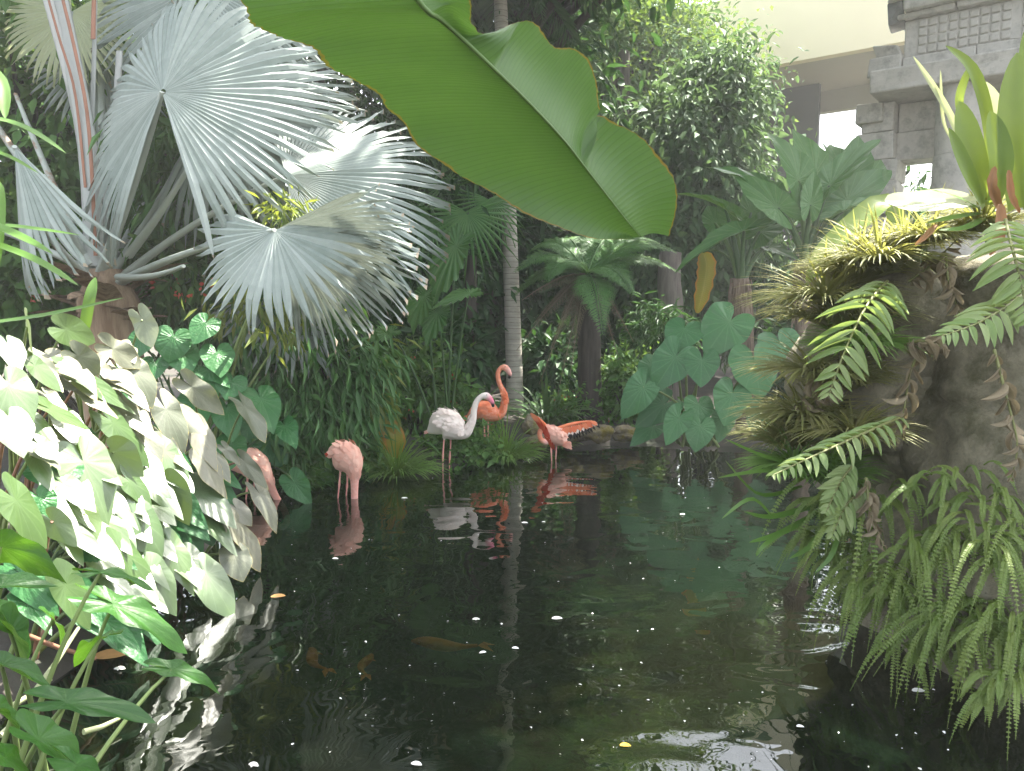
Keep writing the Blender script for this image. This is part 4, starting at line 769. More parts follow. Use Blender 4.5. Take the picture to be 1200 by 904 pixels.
# ------------------------------------------------------------------ flamingos
def bird_mat(name):
    m, n, out = mk(name); a = N_(n, 'ShaderNodeVertexColor'); a.layer_name = 'plumage'; tc = N_(n, 'ShaderNodeTexCoord')
    no = N_(n, 'ShaderNodeTexNoise', Scale=28.0, Detail=4.0); n.links.new(tc.outputs['Object'], no.inputs[0])
    col = mixc(n, a.outputs[0], (.95, .80, .72), math_(n, 'MULTIPLY', math_(n, 'SUBTRACT', no.outputs[0], .45, clamp=True), .7))
    p = N_(n, 'ShaderNodeBsdfPrincipled', Roughness=.75); n.links.new(col, p.inputs[0]); p.inputs['Subsurface Weight'].default_value = .0
    bp = N_(n, 'ShaderNodeBump', Strength=.3, Distance=.01); n.links.new(no.outputs[0], bp.inputs['Height']); n.links.new(bp.outputs[0], p.inputs['Normal'])
    n.links.new(p.outputs[0], out.inputs[0]); return m
M['bird'] = bird_mat('flamingo plumage')
def feather_mat(name, c1, c2): return leaf_mat(name, c1, c2, .75, .12, c2, spec=.2)
M['f_white'] = feather_mat('white feather', (.78, .67, .61), (.85, .77, .72))
M['f_pink'] = feather_mat('pink feather', (.78, .40, .31), (.82, .54, .44))
M['f_orange'] = feather_mat('orange feather', (.72, .16, .07), (.78, .30, .16))
M['f_red'] = feather_mat('red feather', (.55, .05, .03), (.68, .14, .07))
M['f_black'] = feather_mat('black flight feather', (.012, .01, .01), (.03, .025, .025))
M['black'] = plain_mat('black', (.012, .012, .012), .4)
FEATH = (np.array([[0, 0, 0], [-.5, .3, .03], [-.55, .7, .03], [0, 1, 0], [.55, .7, .03], [.5, .3, .03], [0, .5, .045]]), np.array([[6, i + 1, i] for i in range(5)] + [[6, 0, 5]]), np.zeros((7, 2)))
def flamingo(label, Y, spine, legs, fm, wingt=(.14, .52), nf=70, lift=.2, tail=None, extra=None):
    """spine rows: px, py, dY, half height px, depth factor, colour"""
    k = Y / FPX; base = Pz(legs[0][-1][0] if legs else spine[-1][0], legs[0][-1][1] if legs else spine[-1][1], 0)
    t = thing('flamingo', label, 'flamingo', (base.x, Y, 0), 'flamingos in the pond')
    rows = [list(P(s[0], s[1], Y + s[2])) + [s[3] * k, s[3] * k * s[4]] + list(s[5]) for s in spine]
    n = 90; R = catmull(rows, n); R[:, 3:5] = np.maximum(R[:, 3:5], .003); mb = MB(); tube(mb, R[:, :3], R[:, 4], 16, True, R[:, 3])
    samp = [R[:, :3]]; cols = [np.clip(R[:, 5:8], 0, 1)]; rad = [R[:, 3]]
    for lg in legs:
        L = catmull([list(P(a, b, Y + c)) for (a, b, c) in lg], 16); tube(mb, L, np.interp(np.linspace(0, 1, 16), [0, .1, .35, .45, .55, 1], [.026, .014, .010, .016, .010, .0085]), 8); samp.append(L[2:]); cols.append(np.tile(np.array([[.74, .33, .28]]), (14, 1))); rad.append(np.full(14, .01))
    me0 = mb.mesh('body', None); o = bpy.data.objects.new('tmp', me0); COL.objects.link(o)
    r = o.modifiers.new('r', 'REMESH'); r.mode = 'VOXEL'; r.voxel_size = .0065; sm = o.modifiers.new('s', 'SMOOTH'); sm.factor = .5; sm.iterations = 3
    dg = bpy.context.evaluated_depsgraph_get(); me = bpy.data.meshes.new_from_object(o.evaluated_get(dg)); bpy.data.objects.remove(o)
    me.name = 'body'; nv = len(me.vertices); co = np.zeros(nv * 3, np.float32); me.vertices.foreach_get('co', co); co = co.reshape(-1, 3)
    SP = np.concatenate(samp); SC = np.concatenate(cols); SR = np.concatenate(rad); D = np.linalg.norm(co[:, None] - SP[None], axis=2) - SR[None]; c = SC[D.argmin(1)]
    ca = me.color_attributes.new('plumage', 'FLOAT_COLOR', 'POINT'); ca.data.foreach_set('color', np.concatenate([c, np.ones((nv, 1))], 1).astype(np.float32).ravel())
    me.materials.clear(); me.materials.append(M['bird']); me.polygons.foreach_set('use_smooth', np.ones(len(me.polygons), bool)); link('body', me, t)
    # folded wings: overlapping feathers on each flank
    nf = int(nf * 1.7); i0, i1 = int(wingt[0] * n), int(wingt[1] * n); T = norm(np.gradient(R[:, :3], axis=0))
    for side in (-1, 1):
        q = RNG.integers(i0, i1, nf); th = RNG.uniform(.1, 1.75, nf); up = np.array([0, 0, 1.0]); p = []; d = []; nr = []
        for a, b in zip(q, th):
            tt = T[a]; u = up - tt * tt.dot(up); u /= np.linalg.norm(u); s = np.cross(tt, u) * side; on = u * math.cos(b) + s * math.sin(b)
            p.append(R[a, :3] + u * math.cos(b) * R[a, 3] * 1.0 + s * math.sin(b) * R[a, 4] * 1.0 + on * .002); d.append(-tt + on * lift * .9 + np.array([0, 0, -.15]) + RNG.normal(size=3) * .12); nr.append(on)
        m2 = MB(); scatter(m2, FEATH, p, d, nr, .062 * (.7 + .8 * RNG.random(nf)), .5); m2.build('wing', M[fm], t, kind='stuff')
    if tail:
        m2 = MB(); c0 = Vector(R[2, :3]); e = P(tail[0], tail[1], Y); n2 = 12; dd = np.array([list((e - c0).normalized() + rv() * .22) for _ in range(n2)]); scatter(m2, FEATH, np.tile(np.array(list(c0 + (c0 - e) * .8)), (n2, 1)), dd, np.tile([0, -.4, 1.], (n2, 1)), (e - c0).length * 1.9, .28); m2.build('tail', M[tail[2]], t)
    if extra: extra(t)
    return t
W_, PK, OR, RD, DP = (.82, .74, .68), (.80, .46, .36), (.76, .25, .14), (.60, .10, .06), (.76, .36, .30)
HW = (.80, .70, .66)
def eye(t, p, r=.006):
    import bmesh
    bm = bmesh.new(); bmesh.ops.create_uvsphere(bm, u_segments=8, v_segments=6, radius=r); me = bpy.data.meshes.new('eye'); bm.to_mesh(me); bm.free(); me.materials.append(M['black']); link('eye', me, t, Matrix.Translation(p))
flamingo('white flamingo with curved neck and pink bill standing at the shore', 9.64,
   [(501,507,0,2,1,PK),(507,503,0,8,.8,W_),(516,497,0,16,.8,W_),(526,498,0,18,.8,W_),(536,503,0,14,.8,W_),(545,506,0,8.5,.8,W_),(551,500,0,5,1,W_),(554.5,491,0,4,1,W_),(555.5,481,0,3.7,1,W_),(558.5,471,0,3.4,1,W_),(564,465,0,3.2,1,W_),(569.5,464,0,4.2,.8,HW),(573.5,467,0,3.6,.8,(.75,.25,.32)),(576.5,471,0,2.7,.8,(.7,.18,.28)),(577.5,474,0,2.2,.8,(.02,.02,.02)),(578,477.5,0,1.4,.8,(.02,.02,.02))],
   [[(521,510,-.05),(520,520,-.05),(519,537,-.06),(519,556,-.06),(519,575,-.06)],[(528,512,.06),(528,522,.06),(527,538,.05),(526.8,556,.05),(526.8,575,.05)]], 'f_white', nf=90, lift=.45, tail=(497,508,'f_pink'), extra=lambda t: eye(t, P(570.5, 463, 9.60)))
flamingo('orange flamingo standing tall with raised head behind the white one', 10.6,
   [(548,490,0,2,1,OR),(554,486,0,7,.8,OR),(562,482,0,11,.8,OR),(571,482,0,12,.8,OR),(580,485,0,9.5,.8,OR),(587,484,0,6,.9,OR),(590.5,477,0,4.4,1,OR),(591,466,0,3.5,1,OR),(588,456,0,3.1,1,OR),(584.5,447,0,2.9,1,OR),(583.5,438,0,2.8,1,OR),(586.5,432,0,2.8,1,OR),(591.5,431,0,3.9,.8,(.76,.32,.22)),(595,434,0,3.4,.8,(.76,.4,.34)),(597.5,438,0,2.4,.8,(.7,.3,.28)),(597.5,441,0,2,.8,(.02,.02,.02)),(596.5,444,0,1.3,.8,(.02,.02,.02))],
   [[(567,488,-.04),(567.5,498,-.04),(568,515,-.05),(568.5,530,-.05),(569,545,-.05)],[(572,490,.06),(572,500,.06),(571.5,515,.06),(571.5,532,.06),(571.5,545,.06)]], 'f_orange', nf=60, lift=.12, tail=(543,492,'f_orange'), extra=lambda t: eye(t, P(592, 430, 10.56)))
flamingo('pale pink flamingo bowing with its head under water', 8.2,
   [(386,533,.02,3,1,RD),(391,530,.01,9,.9,PK),(398,532,0,16,.9,PK),(406,537,0,18.5,.9,PK),(412,545,-.02,15,.9,PK),(415,554,-.04,9,.9,PK),(415.5,562,-.05,5.5,1,DP),(415.5,573,-.05,4.4,1,DP),(415.5,586,-.05,4.1,1,DP),(415,600,-.04,4,1,DP),(409,612,-.02,4,1,DP),(402,616,0,4,.9,HW),(397,612,0,2,.9,(.02,.02,.02))],
   [[(399,548,-.04),(398.5,557,-.04),(397.5,570,-.05),(396,585,-.05),(395,605,-.05)],[(407,552,.08),(407,562,.08),(406.5,572,.08),(405.5,585,.08),(405,605,.08)]], 'f_pink', nf=90, lift=.14, tail=(381,534,'f_red'))
flamingo('pink flamingo half hidden behind taro leaves, neck reaching into the water', 8.15,
   [(270,548,.05,4,1,PK),(277,544,.04,12,.9,PK),(288,541,.02,17,.9,PK),(299,546,0,17,.9,PK),(307,554,-.02,13,.9,PK),(313,562,-.03,8,.9,DP),(317.5,570,-.04,5,1,DP),(322,580,-.04,4.3,1,DP),(328,590,-.04,4,1,DP),(334,600,-.04,4,1,DP),(336,612,-.03,4,1,DP),(330,618,-.02,4,.9,HW),(326,614,0,2,.9,(.02,.02,.02))],
   [[(290,556,-.04),(290,566,-.04),(289,578,-.05),(288,590,-.05),(288,605,-.05)],[(298,560,.08),(298,568,.08),(297,578,.08),(297,590,.08),(297,605,.08)]], 'f_pink', nf=80, lift=.1)
def wings(t):
    Y = 10.3
    def wing(sh, tips, mats):
        for i, ((a, b, dy), (c, d, dy2), ln) in enumerate([(sh, q, 1) for q in tips]): pass
    def row(a, b, n, vec0, vec1, L0, L1, mat, nr, asp=.22):
        m2 = MB(); f = np.linspace(0, 1, n)[:, None]; p = np.array(list(a)) * (1 - f) + np.array(list(b)) * f; d = np.array(vec0) * (1 - f) + np.array(vec1) * f + RNG.normal(size=(n, 3)) * .06
        scatter(m2, FEATH, p, d, np.tile(nr, (n, 1)) + RNG.normal(size=(n, 3)) * .1, (L0 * (1 - f) + L1 * f)[:, 0], asp); return m2
    for nm, sh, tp, v0, v1, L, nr in [('left', P(643,504,Y-.02), P(622,485,Y-.25), (.25,.1,-1), (.75,.15,-.75), .27, (-.6,-.8,.2)), ('right', P(653,503,Y+.02), P(694,494,Y+.22), (-.1,-.1,-1), (.55,.1,-.42), .19, (.1,-.9,.5))]:
        N_r = np.array(nr)
        m2 = row(sh, tp, 16, v0, v1, L * 1.15, L * .85, None, N_r); w_ = m2.build('wing', M['f_red'] if nm == 'left' else M['f_black'], t)
        m2 = row(sh + Vector((0, -.012, 0)), tp + Vector((0, -.012, 0)), 16, v0, v1, L * .8, L * .5, None, N_r, .3); m2.build('secondary_feathers', M['f_red'] if nm == 'left' else M['f_white'], w_)
        m2 = row(sh + Vector((0, -.022, .012)), tp + Vector((0, -.022, .012)), 18, v0, v1, L * .62, L * .55, None, N_r, .4); m2.build('covert_feathers', M['f_orange'], w_)
        mb = MB(); tube(mb, bez(sh, sh.lerp(tp, .5) + Vector((0, 0, .05)), tp, 8), np.linspace(.032, .012, 8), 8); mb.build('wing_arm', M['f_orange'], w_)
flamingo('flamingo with orange-red wings spread wide beside the rocks', 10.3,
   [(662,521,.12,2,1,PK),(658,518,.08,6,.9,PK),(653,513,.03,9.5,.9,PK),(647,508,-.02,9.5,.9,PK),(642,505,-.05,7.5,.9,DP),(637,503,-.08,4.2,1,OR),(633.5,505,-.1,3.2,1,OR),(632.5,510,-.11,2.9,1,OR),(634,515,-.11,2.8,1,OR),(638,518,-.10,3.3,.9,DP),(642,521,-.1,1.8,.9,(.02,.02,.02))],
   [[(645,514,-.04),(645.5,521,-.04),(646,531,-.05),(646.6,543,-.05),(646.6,560,-.05)],[(652,516,.06),(652,523,.06),(651.5,532,.06),(651.2,542,.06),(651,560,.06)]], 'f_pink', nf=60, lift=.4, tail=(668,524,'f_pink'), extra=wings)

# ------------------------------------------------------------------ koi and floating things
for (a, b, ang, L, lab) in [(520,755,3.05,.42,'long orange koi gliding under the surface mid-pond'),(369,772,2.2,.32,'faint rusty koi under the surface left of the other two'),(429,778,1.75,.26,'small bright orange koi deeper in the pond')]:
    c = Pz(a, b, -.05); t = thing('koi', lab, 'fish', c, 'koi in the pond'); d = Vector((math.cos(ang), math.sin(ang), 0)); x = Vector((-d.y, d.x, 0)); mb = MB()
    pts = [c + d * (L * (f - .5)) + x * (.03 * math.sin(f * 5)) for f in np.linspace(0, 1, 12)]; wd = L * .11 * np.array([.25, .3, .4, .6, .8, .95, 1, 1, .95, .8, .55, .15]); tube(mb, pts, wd, 10, True, wd * .8)
    mb.build('body', M['koi'], t); mb = MB(); scatter(mb, LANCE, [pts[0]] * 2, [list(-d + x * .45), list(-d - x * .45)], [[0, 0, 1]] * 2, L * .28, .45); mb.build('tail', M['koi'], t)
    mb = MB(); scatter(mb, LANCE, [pts[8]] * 2, [list(-d * .6 + x), list(-d * .6 - x)], [[0, 0, 1]] * 2, L * .2, .5); mb.build('fin', M['koi'], t)
pm = MB(); n = 330; pp = []
while len(pp) < n:
    q = Pz(rnd(330, 1120), 560 + 344 * random.random() ** 1.3, .006)
    if pond_sd(np.array([[q.x, q.y]]))[0] < -.15: pp.append(list(q))
a = RNG.random(n) * 6.283; scatter(pm, BROAD, pp, np.stack([np.cos(a), np.sin(a), RNG.normal(0, .12, n)], -1), np.tile([0, 0, 1.], (n, 1)) + RNG.normal(size=(n, 3)) * .2, .011 * (.35 + 1.5 * RNG.random(n) ** 3), .7)
o = pm.build('floating_petals', M['petal'], kind='stuff'); tag(o, 'tiny white petals scattered over the pond surface', 'petals')
for k, (a, b, L, mat, lab) in enumerate([(474,584,.10,'petal','white feather drifting right of the bowed pink flamingo'),(393,655,.07,'petal','white petal floating below the bowed pink flamingo reflection'),(615,613,.09,'petal','white feather beside the mirrored palm trunk near the flamingos'),(637,612,.05,'petal','short white petal right of the mirrored palm trunk'),(558,726,.07,'petal','round white petal floating mid-pond'),(566,765,.06,'petal','white petal above the middle of the pond by the koi'),(653,725,.10,'petal','white feather floating right of the mirrored palm trunk'),(604,760,.06,'petal','flat white petal over the mirrored palm trunk'),(297,897,.10,'petal','white petal at the bottom edge left of centre'),(488,896,.10,'petal','white and pink petal at the bottom edge'),(733,874,.05,'yellowleaf','small yellow petal near the bottom edge'),(326,699,.10,'tanleaf','tan curled leaf floating by the taro reflections'),(800,603,.08,'petal','white petal right of the far reflections'),(938,852,.07,'petal','white petal near the hanging ferns'),(130,768,.20,'tanleaf','curled yellow-brown leaf in the shallows under the torn white leaf'),(1077,810,.10,'petal','white petal beneath the planter ferns'),(140,784,.09,'petal','white feather in the shallows beside the brown leaf')]):
    L *= (.5 if b > 850 else .7) if mat == 'petal' else 1; c = Pz(a, b, .008); an = rnd(-.5, .5); d = Vector((math.cos(an) , math.sin(an) * .7, 0)).normalized(); mb = MB(); ribbon(mb, bez(c - d * L / 2, c + Vector((0, .012, .003)), c + d * L / 2, 7), (0, -.2, 1), L * .24 * np.array([.25, .75, 1, 1, .9, .6, .1]), .12, 5)
    L_ = L
    if mat == 'petal' and k % 4 == 0: s = Vector((-d.y, d.x, 0)); ribbon(mb, bez(c - s * L / 3, c + Vector((0, 0, .012)), c + s * L / 3, 5), (0, -.2, 1), L * .15 * np.array([.2, .9, 1, .7, .1]), .4, 3)
    tag(mb.build('floating_feather' if mat == 'petal' else 'floating_leaf', M[mat]), lab, 'petal' if mat == 'petal' else 'leaf', 'things floating on the pond')

# ------------------------------------------------------------------ planter rock with ferns, right
PC = Vector((4.1, 4.7, 0)); PR = 1.72
plr = thing('planter_rock', 'tall rough concrete rock planter rising from the water at right', 'planter', PC)
def rockshell():
    na, nz = 140, 60; V = []
    for j in range(nz + 1):
        z = -.5 + 2.95 * j / nz
        for i in range(na):
            a = i / na * 6.28318; r = PR * (1 - .04 * z)
            if z > 2.15: r *= math.sqrt(max(1 - ((z - 2.15) / .32) ** 2, .02))
            q = Vector((math.cos(a) * r, math.sin(a) * r, z)); r += .16 * mnoise.fractal(q * .9, 1, 2, 5) + .06 * mnoise.fractal(q * 4, 1, 2, 5) - (.05 if abs((z * 1.05 + .15 * mnoise.noise(q)) % 1.0 - .5) < .02 else 0)
            r += .10 * max(0, .6 - z) * max(0, 1)
            V.append((PC.x + math.cos(a) * r, PC.y + math.sin(a) * r, z + .12 * mnoise.noise(q * 1.2) * (z > 1.9)))
    F = [[j * na + i, j * na + (i + 1) % na, (j + 1) * na + (i + 1) % na, (j + 1) * na + i] for j in range(nz) for i in range(na)]
    mb = MB(); mb.add(V, F); top = nz * na; mb.T.append(np.array([[top + i, top + (i + 1) % na, top + na // 2] for i in range(na)])); mb.build('rock_face', M['rockwall'], plr)
rockshell()
def ledge(c, r, seed):
    o = rock('ledge', '', c, r, 'rockwall', seed, sub=4)
    for k in ('label', 'category'): del o[k]
    o.parent = plr; o.location = Vector(c) - PC
ledge((2.3, 4.85, 1.95), (.42, .42, .42), 21); ledge((2.2, 5.0, 1.5), (.36, .4, .45), 23); ledge((2.72, 5.35, 1.05), (.5, .5, .5), 9); ledge((2.5, 5.0, 1.5), (.3, .35, .55), 12); ledge((2.7, 4.9, .2), (.4, .5, .35), 14)
LFM = {}
def leaflet_mesh(key, mat, fold=.25, curl=.15):
    mb = MB(); pts = [(0, t, -curl * t * t) for t in np.linspace(0, 1, 8)]; ribbon(mb, pts, (0, 0, 1), .5 * np.array([.35, .8, 1, .98, .9, .72, .42, .04]), fold, 3); LFM[key] = mb.mesh('leaflet', M[mat])
leaflet_mesh('fern', 'fern'); leaflet_mesh('dry', 'fern_dry', .7, .55)
def fern_frond(t, pts, nrm, L, wd, count, key='fern', ang=1.0, droop=.15, prof=None, jit=.13, rmat='rachis', one_side=None):
    pp = catmull([list(p) for p in pts], 16); mb = MB(); tube(mb, pp, np.linspace(.009, .003, 16), 6); fr = mb.build('frond' if key == 'fern' else 'dead_frond', M[rmat], t)
    T = norm(np.gradient(pp, axis=0)); Nn = np.array(nrm, float)
    for i in range(count):
        f = .06 + .93 * i / (count - 1); q = f * 15; k = min(int(q), 14); p = pp[k] * (1 - q + k) + pp[k + 1] * (q - k); tt = T[k]; n = Nn - tt * Nn.dot(tt); n /= np.linalg.norm(n); x = np.cross(tt, n)
        ln = L * (prof(f) if prof else min(1, .45 + f * 2.2) * (1 - max(0, f - .5) * 1.5))
        for s in (-1, 1):
            if (one_side and s != one_side) or random.random() < .05: continue
            d = Vector(tt * math.cos(ang) + x * s * math.sin(ang)) + Vector((0, 0, -droop)) + rv() * jit; d.normalize(); nv = Vector(n) + rv() * jit * 2; nv = (nv - d * nv.dot(d)).normalized(); xx = d.cross(nv); l = ln * rnd(.8, 1.1); w2 = wd * min(1, ln / L + .25) * rnd(.8, 1.15)
            link('leaflet', LFM[key], fr, Matrix(((xx.x * w2, d.x * l, nv.x * l, p[0]), (xx.y * w2, d.y * l, nv.y * l, p[1]), (xx.z * w2, d.z * l, nv.z * l, p[2]), (0, 0, 0, 1))))
def PP(*q): return [P(*k) for k in q]
f1 = thing('sword_fern', 'sword fern with one broad pale frond hanging down the planter edge', 'fern', P(1045, 330, 4.3), 'ferns on the planter')
fern_frond(f1, PP((1040,330,4.1),(1016,358,3.75),(990,412,3.6),(972,462,3.55)), (-.05,-.45,.9), .24, .032, 17, ang=.95)
f2 = thing('sword_fern', 'sword fern with a bleached frond reaching left over the water', 'fern', P(1058, 488, 4.25), 'ferns on the planter')
fern_frond(f2, PP((1058,488,4.1),(1015,507,3.75),(955,534,3.55),(906,557,3.45)), (-.05,-.4,.9), .15, .03, 19, ang=1.0, droop=.3)
fern_frond(f2, PP((1000,545,4.2),(985,565,4.1),(968,600,4.05)), (-.2,-.8,.5), .12, .03, 14, ang=.9)
fern_frond(f2, PP((1012,575,4.2),(992,592,4.1),(975,628,4.05)), (-.2,-.8,.5), .14, .034, 11, ang=.9, droop=.4)
f3 = thing('sword_fern', 'sword fern with bright fronds entering from the right edge over the rock', 'fern', P(1205, 300, 3.75), 'ferns on the planter')
fern_frond(f3, PP((1178,258,3.65),(1186,290,3.3),(1196,330,3.2),(1204,375,3.15)), (-.2,-.55,.8), .19, .036, 15, ang=1.1)
fern_frond(f3, PP((1225,325,3.6),(1190,352,3.3),(1148,378,3.15),(1104,394,3.1)), (-.1,-.6,.8), .16, .034, 16, ang=1.0, droop=.25)
f4 = thing('dead_fern', 'dead brown fern fronds curling down the rock face', 'fern', P(1060, 420, 4.2), 'ferns on the planter')
for pts in [PP((1065,330,4.2),(1090,312,4.15),(1122,280,4.1)), PP((1108,300,4.1),(1112,330,4.0),(1126,372,4.0)), PP((1082,400,4.1),(1066,440,4.05),(1058,490,4.05),(1048,520,4.05)), PP((1165,410,3.75),(1178,460,3.65),(1192,520,3.6),(1185,560,3.6)),
            PP((930,475,4.5),(960,462,4.4),(985,458,4.35)), PP((1015,560,4.1),(1020,600,4.05),(1035,640,4.0)), PP((1060,405,4.1),(1085,400,4.0),(1110,410,3.95))]:
    fern_frond(f4, pts, (-.2,-.8,.4), .11, .024, 10, 'dry', ang=.75, droop=.7, jit=.55)
# narrow hanging ferns
def hanging(label, root, n, L, seed, left=.8, spread=.6):
    c = P(*root); t = thing('hanging_fern', label, 'fern', c, 'narrow ferns on the planter'); rr = random.Random(seed)
    for k in range(int(n * 1.5)):
        a = rr.uniform(-1, 1); l = L * rr.uniform(.45, 1.05); th = math.atan2(-.75, -left) + a * 1.15; out = Vector((math.cos(th), math.sin(th), 0))
        b = c + Vector((rr.uniform(-.16, .16), rr.uniform(-.04, .1), rr.uniform(-.08, .08))); m1 = b + out * l * .45 + Vector((0, 0, rr.uniform(.15, .6) * l)); e = b + out * l * rr.uniform(.6, 1.0) + Vector((0, 0, -rr.uniform(.15, .85) * l))
        pp = bez(b, m1, e, 14); mb = MB(); tube(mb, pp, np.linspace(.004, .0015, 14), 4); pinnate(mb, pp, tuple(-out * .2 + Vector((-.1, -.5, .7))), rr.uniform(.012, .019), .75, 40, BROAD, 1.25, .1, .8, None, .1, .05); mb.build('frond', M['fern_dark'], t)
hanging('narrow fern tuft arching left from below the bleached frond', (1030,590,4.3), 18, .62, 1)
hanging('narrow fern tuft low on the planter above the dark water gap', (1040,680,4.25), 22, .52, 2)
hanging('narrow fern tuft in the middle of the lower planter face', (1105,640,4.0), 20, .55, 3, .5)
hanging('narrow fern tuft near the right edge below the dead fronds', (1185,640,3.75), 20, .6, 4, .35)
hanging('large narrow fern tuft drooping to the water at lower right', (1150,730,3.85), 30, .55, 5, .5)
hanging('narrow fern tuft in the bottom right corner at the water', (1215,740,3.6), 26, .62, 6, .3)
hanging('narrow fern tuft at the left foot of the planter', (990,640,4.6), 20, .5, 7, .8)
hanging('small narrow fern tuft sprouting from the middle rock face', (1120,560,3.95), 10, .35, 8, .4)
hanging('small narrow fern tuft at the planter waterline', (1085,745,4.1), 16, .4, 9, .5)
hanging('narrow fern tuft beside the small rock-face tuft', (1160,590,3.85), 14, .4, 10, .4)
hanging('narrow fern tuft under the staghorn fern', (1000,585,4.4), 18, .5, 11, .9)
hanging('narrow fern tuft between the lower planter tufts', (1070,700,4.15), 18, .45, 12, .6)
hanging('narrow fern tuft hugging the waterline at the far right', (1200,800,3.5), 18, .4, 13, .4)
# yellowing grass on the planter edge and ledge
def ptuft(label, c, n, L, spread=1.1, wd=.006, mat='drygrass', up=.6): tuft('grass_tuft', label, tuple(c), n, L, wd, mat, spread, 'grass tuft', 'grass tufts on the planter', up=up)
ptuft('yellowing grass tuft on the planter rim above the broad fern frond', P(1005, 325, 4.45), 420, .42); ptuft('dry grass tuft on the planter rim beside the dead arching frond', P(1060, 290, 4.4), 340, .36)
ptuft('tall yellow grass tuft at the planter left edge', P(985, 380, 4.6), 420, .5); ptuft('dry grass tuft on the lower ledge', P(965, 500, 4.65), 460, .42); ptuft('grass tuft at the ledge tip over the water', P(925, 520, 4.7), 360, .38)
ptuft('grass tuft below the broad fern frond', P(990, 450, 4.5), 380, .36); ptuft('grass tuft at the bromeliad base', P(1150, 265, 4.1), 340, .3); ptuft('grass tuft under the bleached frond', P(975, 560, 4.5), 340, .34, mat='grass')
for k, (a, b, Y, L, mt, lab) in enumerate([(1030,300,4.2,.4,'drygrass','straw-coloured grass spilling over the rim beside the long arching leaf'),(965,345,4.45,.46,'drygrass','straw-coloured grass hanging at the far left of the rim'),(955,430,4.5,.44,'drygrass','tangled straw-coloured grass halfway down the left edge'),(940,480,4.55,.4,'drygrass','tangled grass above the ledge tip'),(1000,500,4.3,.36,'drygrass','tangled grass behind the bleached fern frond'),(1010,400,4.3,.36,'grass','greener grass behind the broad fern frond'),(1090,275,4.15,.3,'drygrass','straw-coloured grass under the blunt pale leaf'),(930,540,4.5,.32,'grass','green grass hanging under the ledge tip')]):
    ptuft(lab, P(a, b, Y), 300, L, 1.7, .0065, mt, .25)
# staghorn fern
sg = thing('staghorn_fern', 'staghorn fern with forked green blades reaching left from the ledge', 'fern', P(960, 600, 4.5))
for (pts, wd) in [([(965,590,4.45),(905,606,4.3),(872,600,4.2)], .018), ([(960,600,4.45),(915,625,4.3),(878,636,4.2)], .018), ([(905,606,4.3),(880,585,4.25),(846,608,4.2)], .013), ([(950,560,4.5),(900,552,4.35),(842,560,4.25)], .015), ([(945,550,4.5),(895,535,4.35),(850,515,4.3)], .014), ([(915,625,4.3),(895,640,4.2),(886,652,4.2)], .012), ([(940,570,4.5),(890,580,4.4),(850,540,4.3)], .013), ([(970,610,4.4),(950,640,4.3),(925,655,4.25)], .014), ([(985,615,4.3),(975,650,4.2),(955,672,4.2)], .013)]:
    pp = catmull([list(P(*q)) for q in pts], 10); mb = MB(); ribbon(mb, pp, (-.1, -.6, .8), wd * np.array([.6, .8, 1, 1.1, 1.1, 1, .9, .75, .5, .08]), .2, 3); mb.build('blade', M['strap'], sg)
# bromeliad and broad leaves on top
br = thing('bromeliad', 'bromeliad with tall translucent yellow-green leaves on top of the planter', 'bromeliad', P(1165, 245, 4.0))
for (pts, wd, mat) in [([(1160,240,4.0),(1158,150,3.95),(1140,85,3.9),(1108,54,3.85)], .032, 'brom'), ([(1155,240,3.95),(1140,190,3.85),(1124,118,3.85)], .062, 'brom'), ([(1190,245,3.9),(1186,160,3.8),(1192,62,3.8)], .075, 'brom'), ([(1172,240,4.1),(1168,150,4.1),(1152,95,4.1)], .05, 'brom_pale'), ([(1178,240,4.15),(1170,140,4.15),(1158,105,4.2)], .03, 'brom_pale'),
                       ([(1150,240,3.9),(1135,205,3.8),(1112,150,3.8)], .032, 'brom'), ([(1140,215,4.0),(1115,140,3.95),(1070,66,3.9)], .018, 'brom_pale'), ([(1128,150,3.95),(1124,115,3.95),(1138,75,3.95)], .02, 'brom'), ([(1205,245,3.9),(1205,150,3.85),(1200,38,3.85)], .05, 'brom'), ([(1165,235,3.85),(1172,190,3.8),(1160,130,3.8)], .055, 'brom'), ([(1118,170,3.95),(1105,140,3.95),(1102,82,3.95)], .008, 'brom_pale')]:
    pp = catmull([list(P(*q)) for q in pts], 14); mb = MB(); ribbon(mb, pp, (-.25, -.9, .35), wd * np.array([.55, .6, .68, .78, .86, .93, .98, 1, 1, .95, .85, .66, .4, .05]), .35, 5); mb.build('leaf', M[mat], br)
bl = thing('blunt_leaf_plant', 'plant with a blunt pale-tipped leaf pointing left off the planter top', 'plant', P(1140, 250, 4.0))
pp = catmull([list(P(*q)) for q in [(1150,238,4.0),(1110,236,3.9),(1070,240,3.8),(1037,236,3.75)]], 14); mb = MB(); ribbon(mb, pp, (-.1,-.75,.6), .075 * np.array([.4,.6,.8,.92,1,1,1,1,.98,.94,.86,.72,.5,.1]), .25, 7); mb.build('leaf', M['brom_pale'], bl)
for (pts, wd) in [([(1150,250,4.0),(1120,255,3.85),(1085,262,3.8)], .02), ([(1155,255,4.0),(1130,268,3.8),(1100,270,3.75)], .02), ([(1150,248,4.0),(1130,235,3.85),(1090,222,3.85)], .014), ([(1160,262,3.9),(1180,275,3.7),(1205,285,3.6)], .012)]:
    pp = catmull([list(P(*q)) for q in pts], 10); mb = MB(); ribbon(mb, pp, (-.1,-.6,.8), wd * np.array([.5,.7,.9,1,1,1,.9,.7,.4,.06]), .25, 3); mb.build('leaf', M['strap'], bl)
dl = thing('dry_leaf', 'curled orange-brown dry leaves caught at the bromeliad base', 'leaf', P(1160, 225, 3.85))
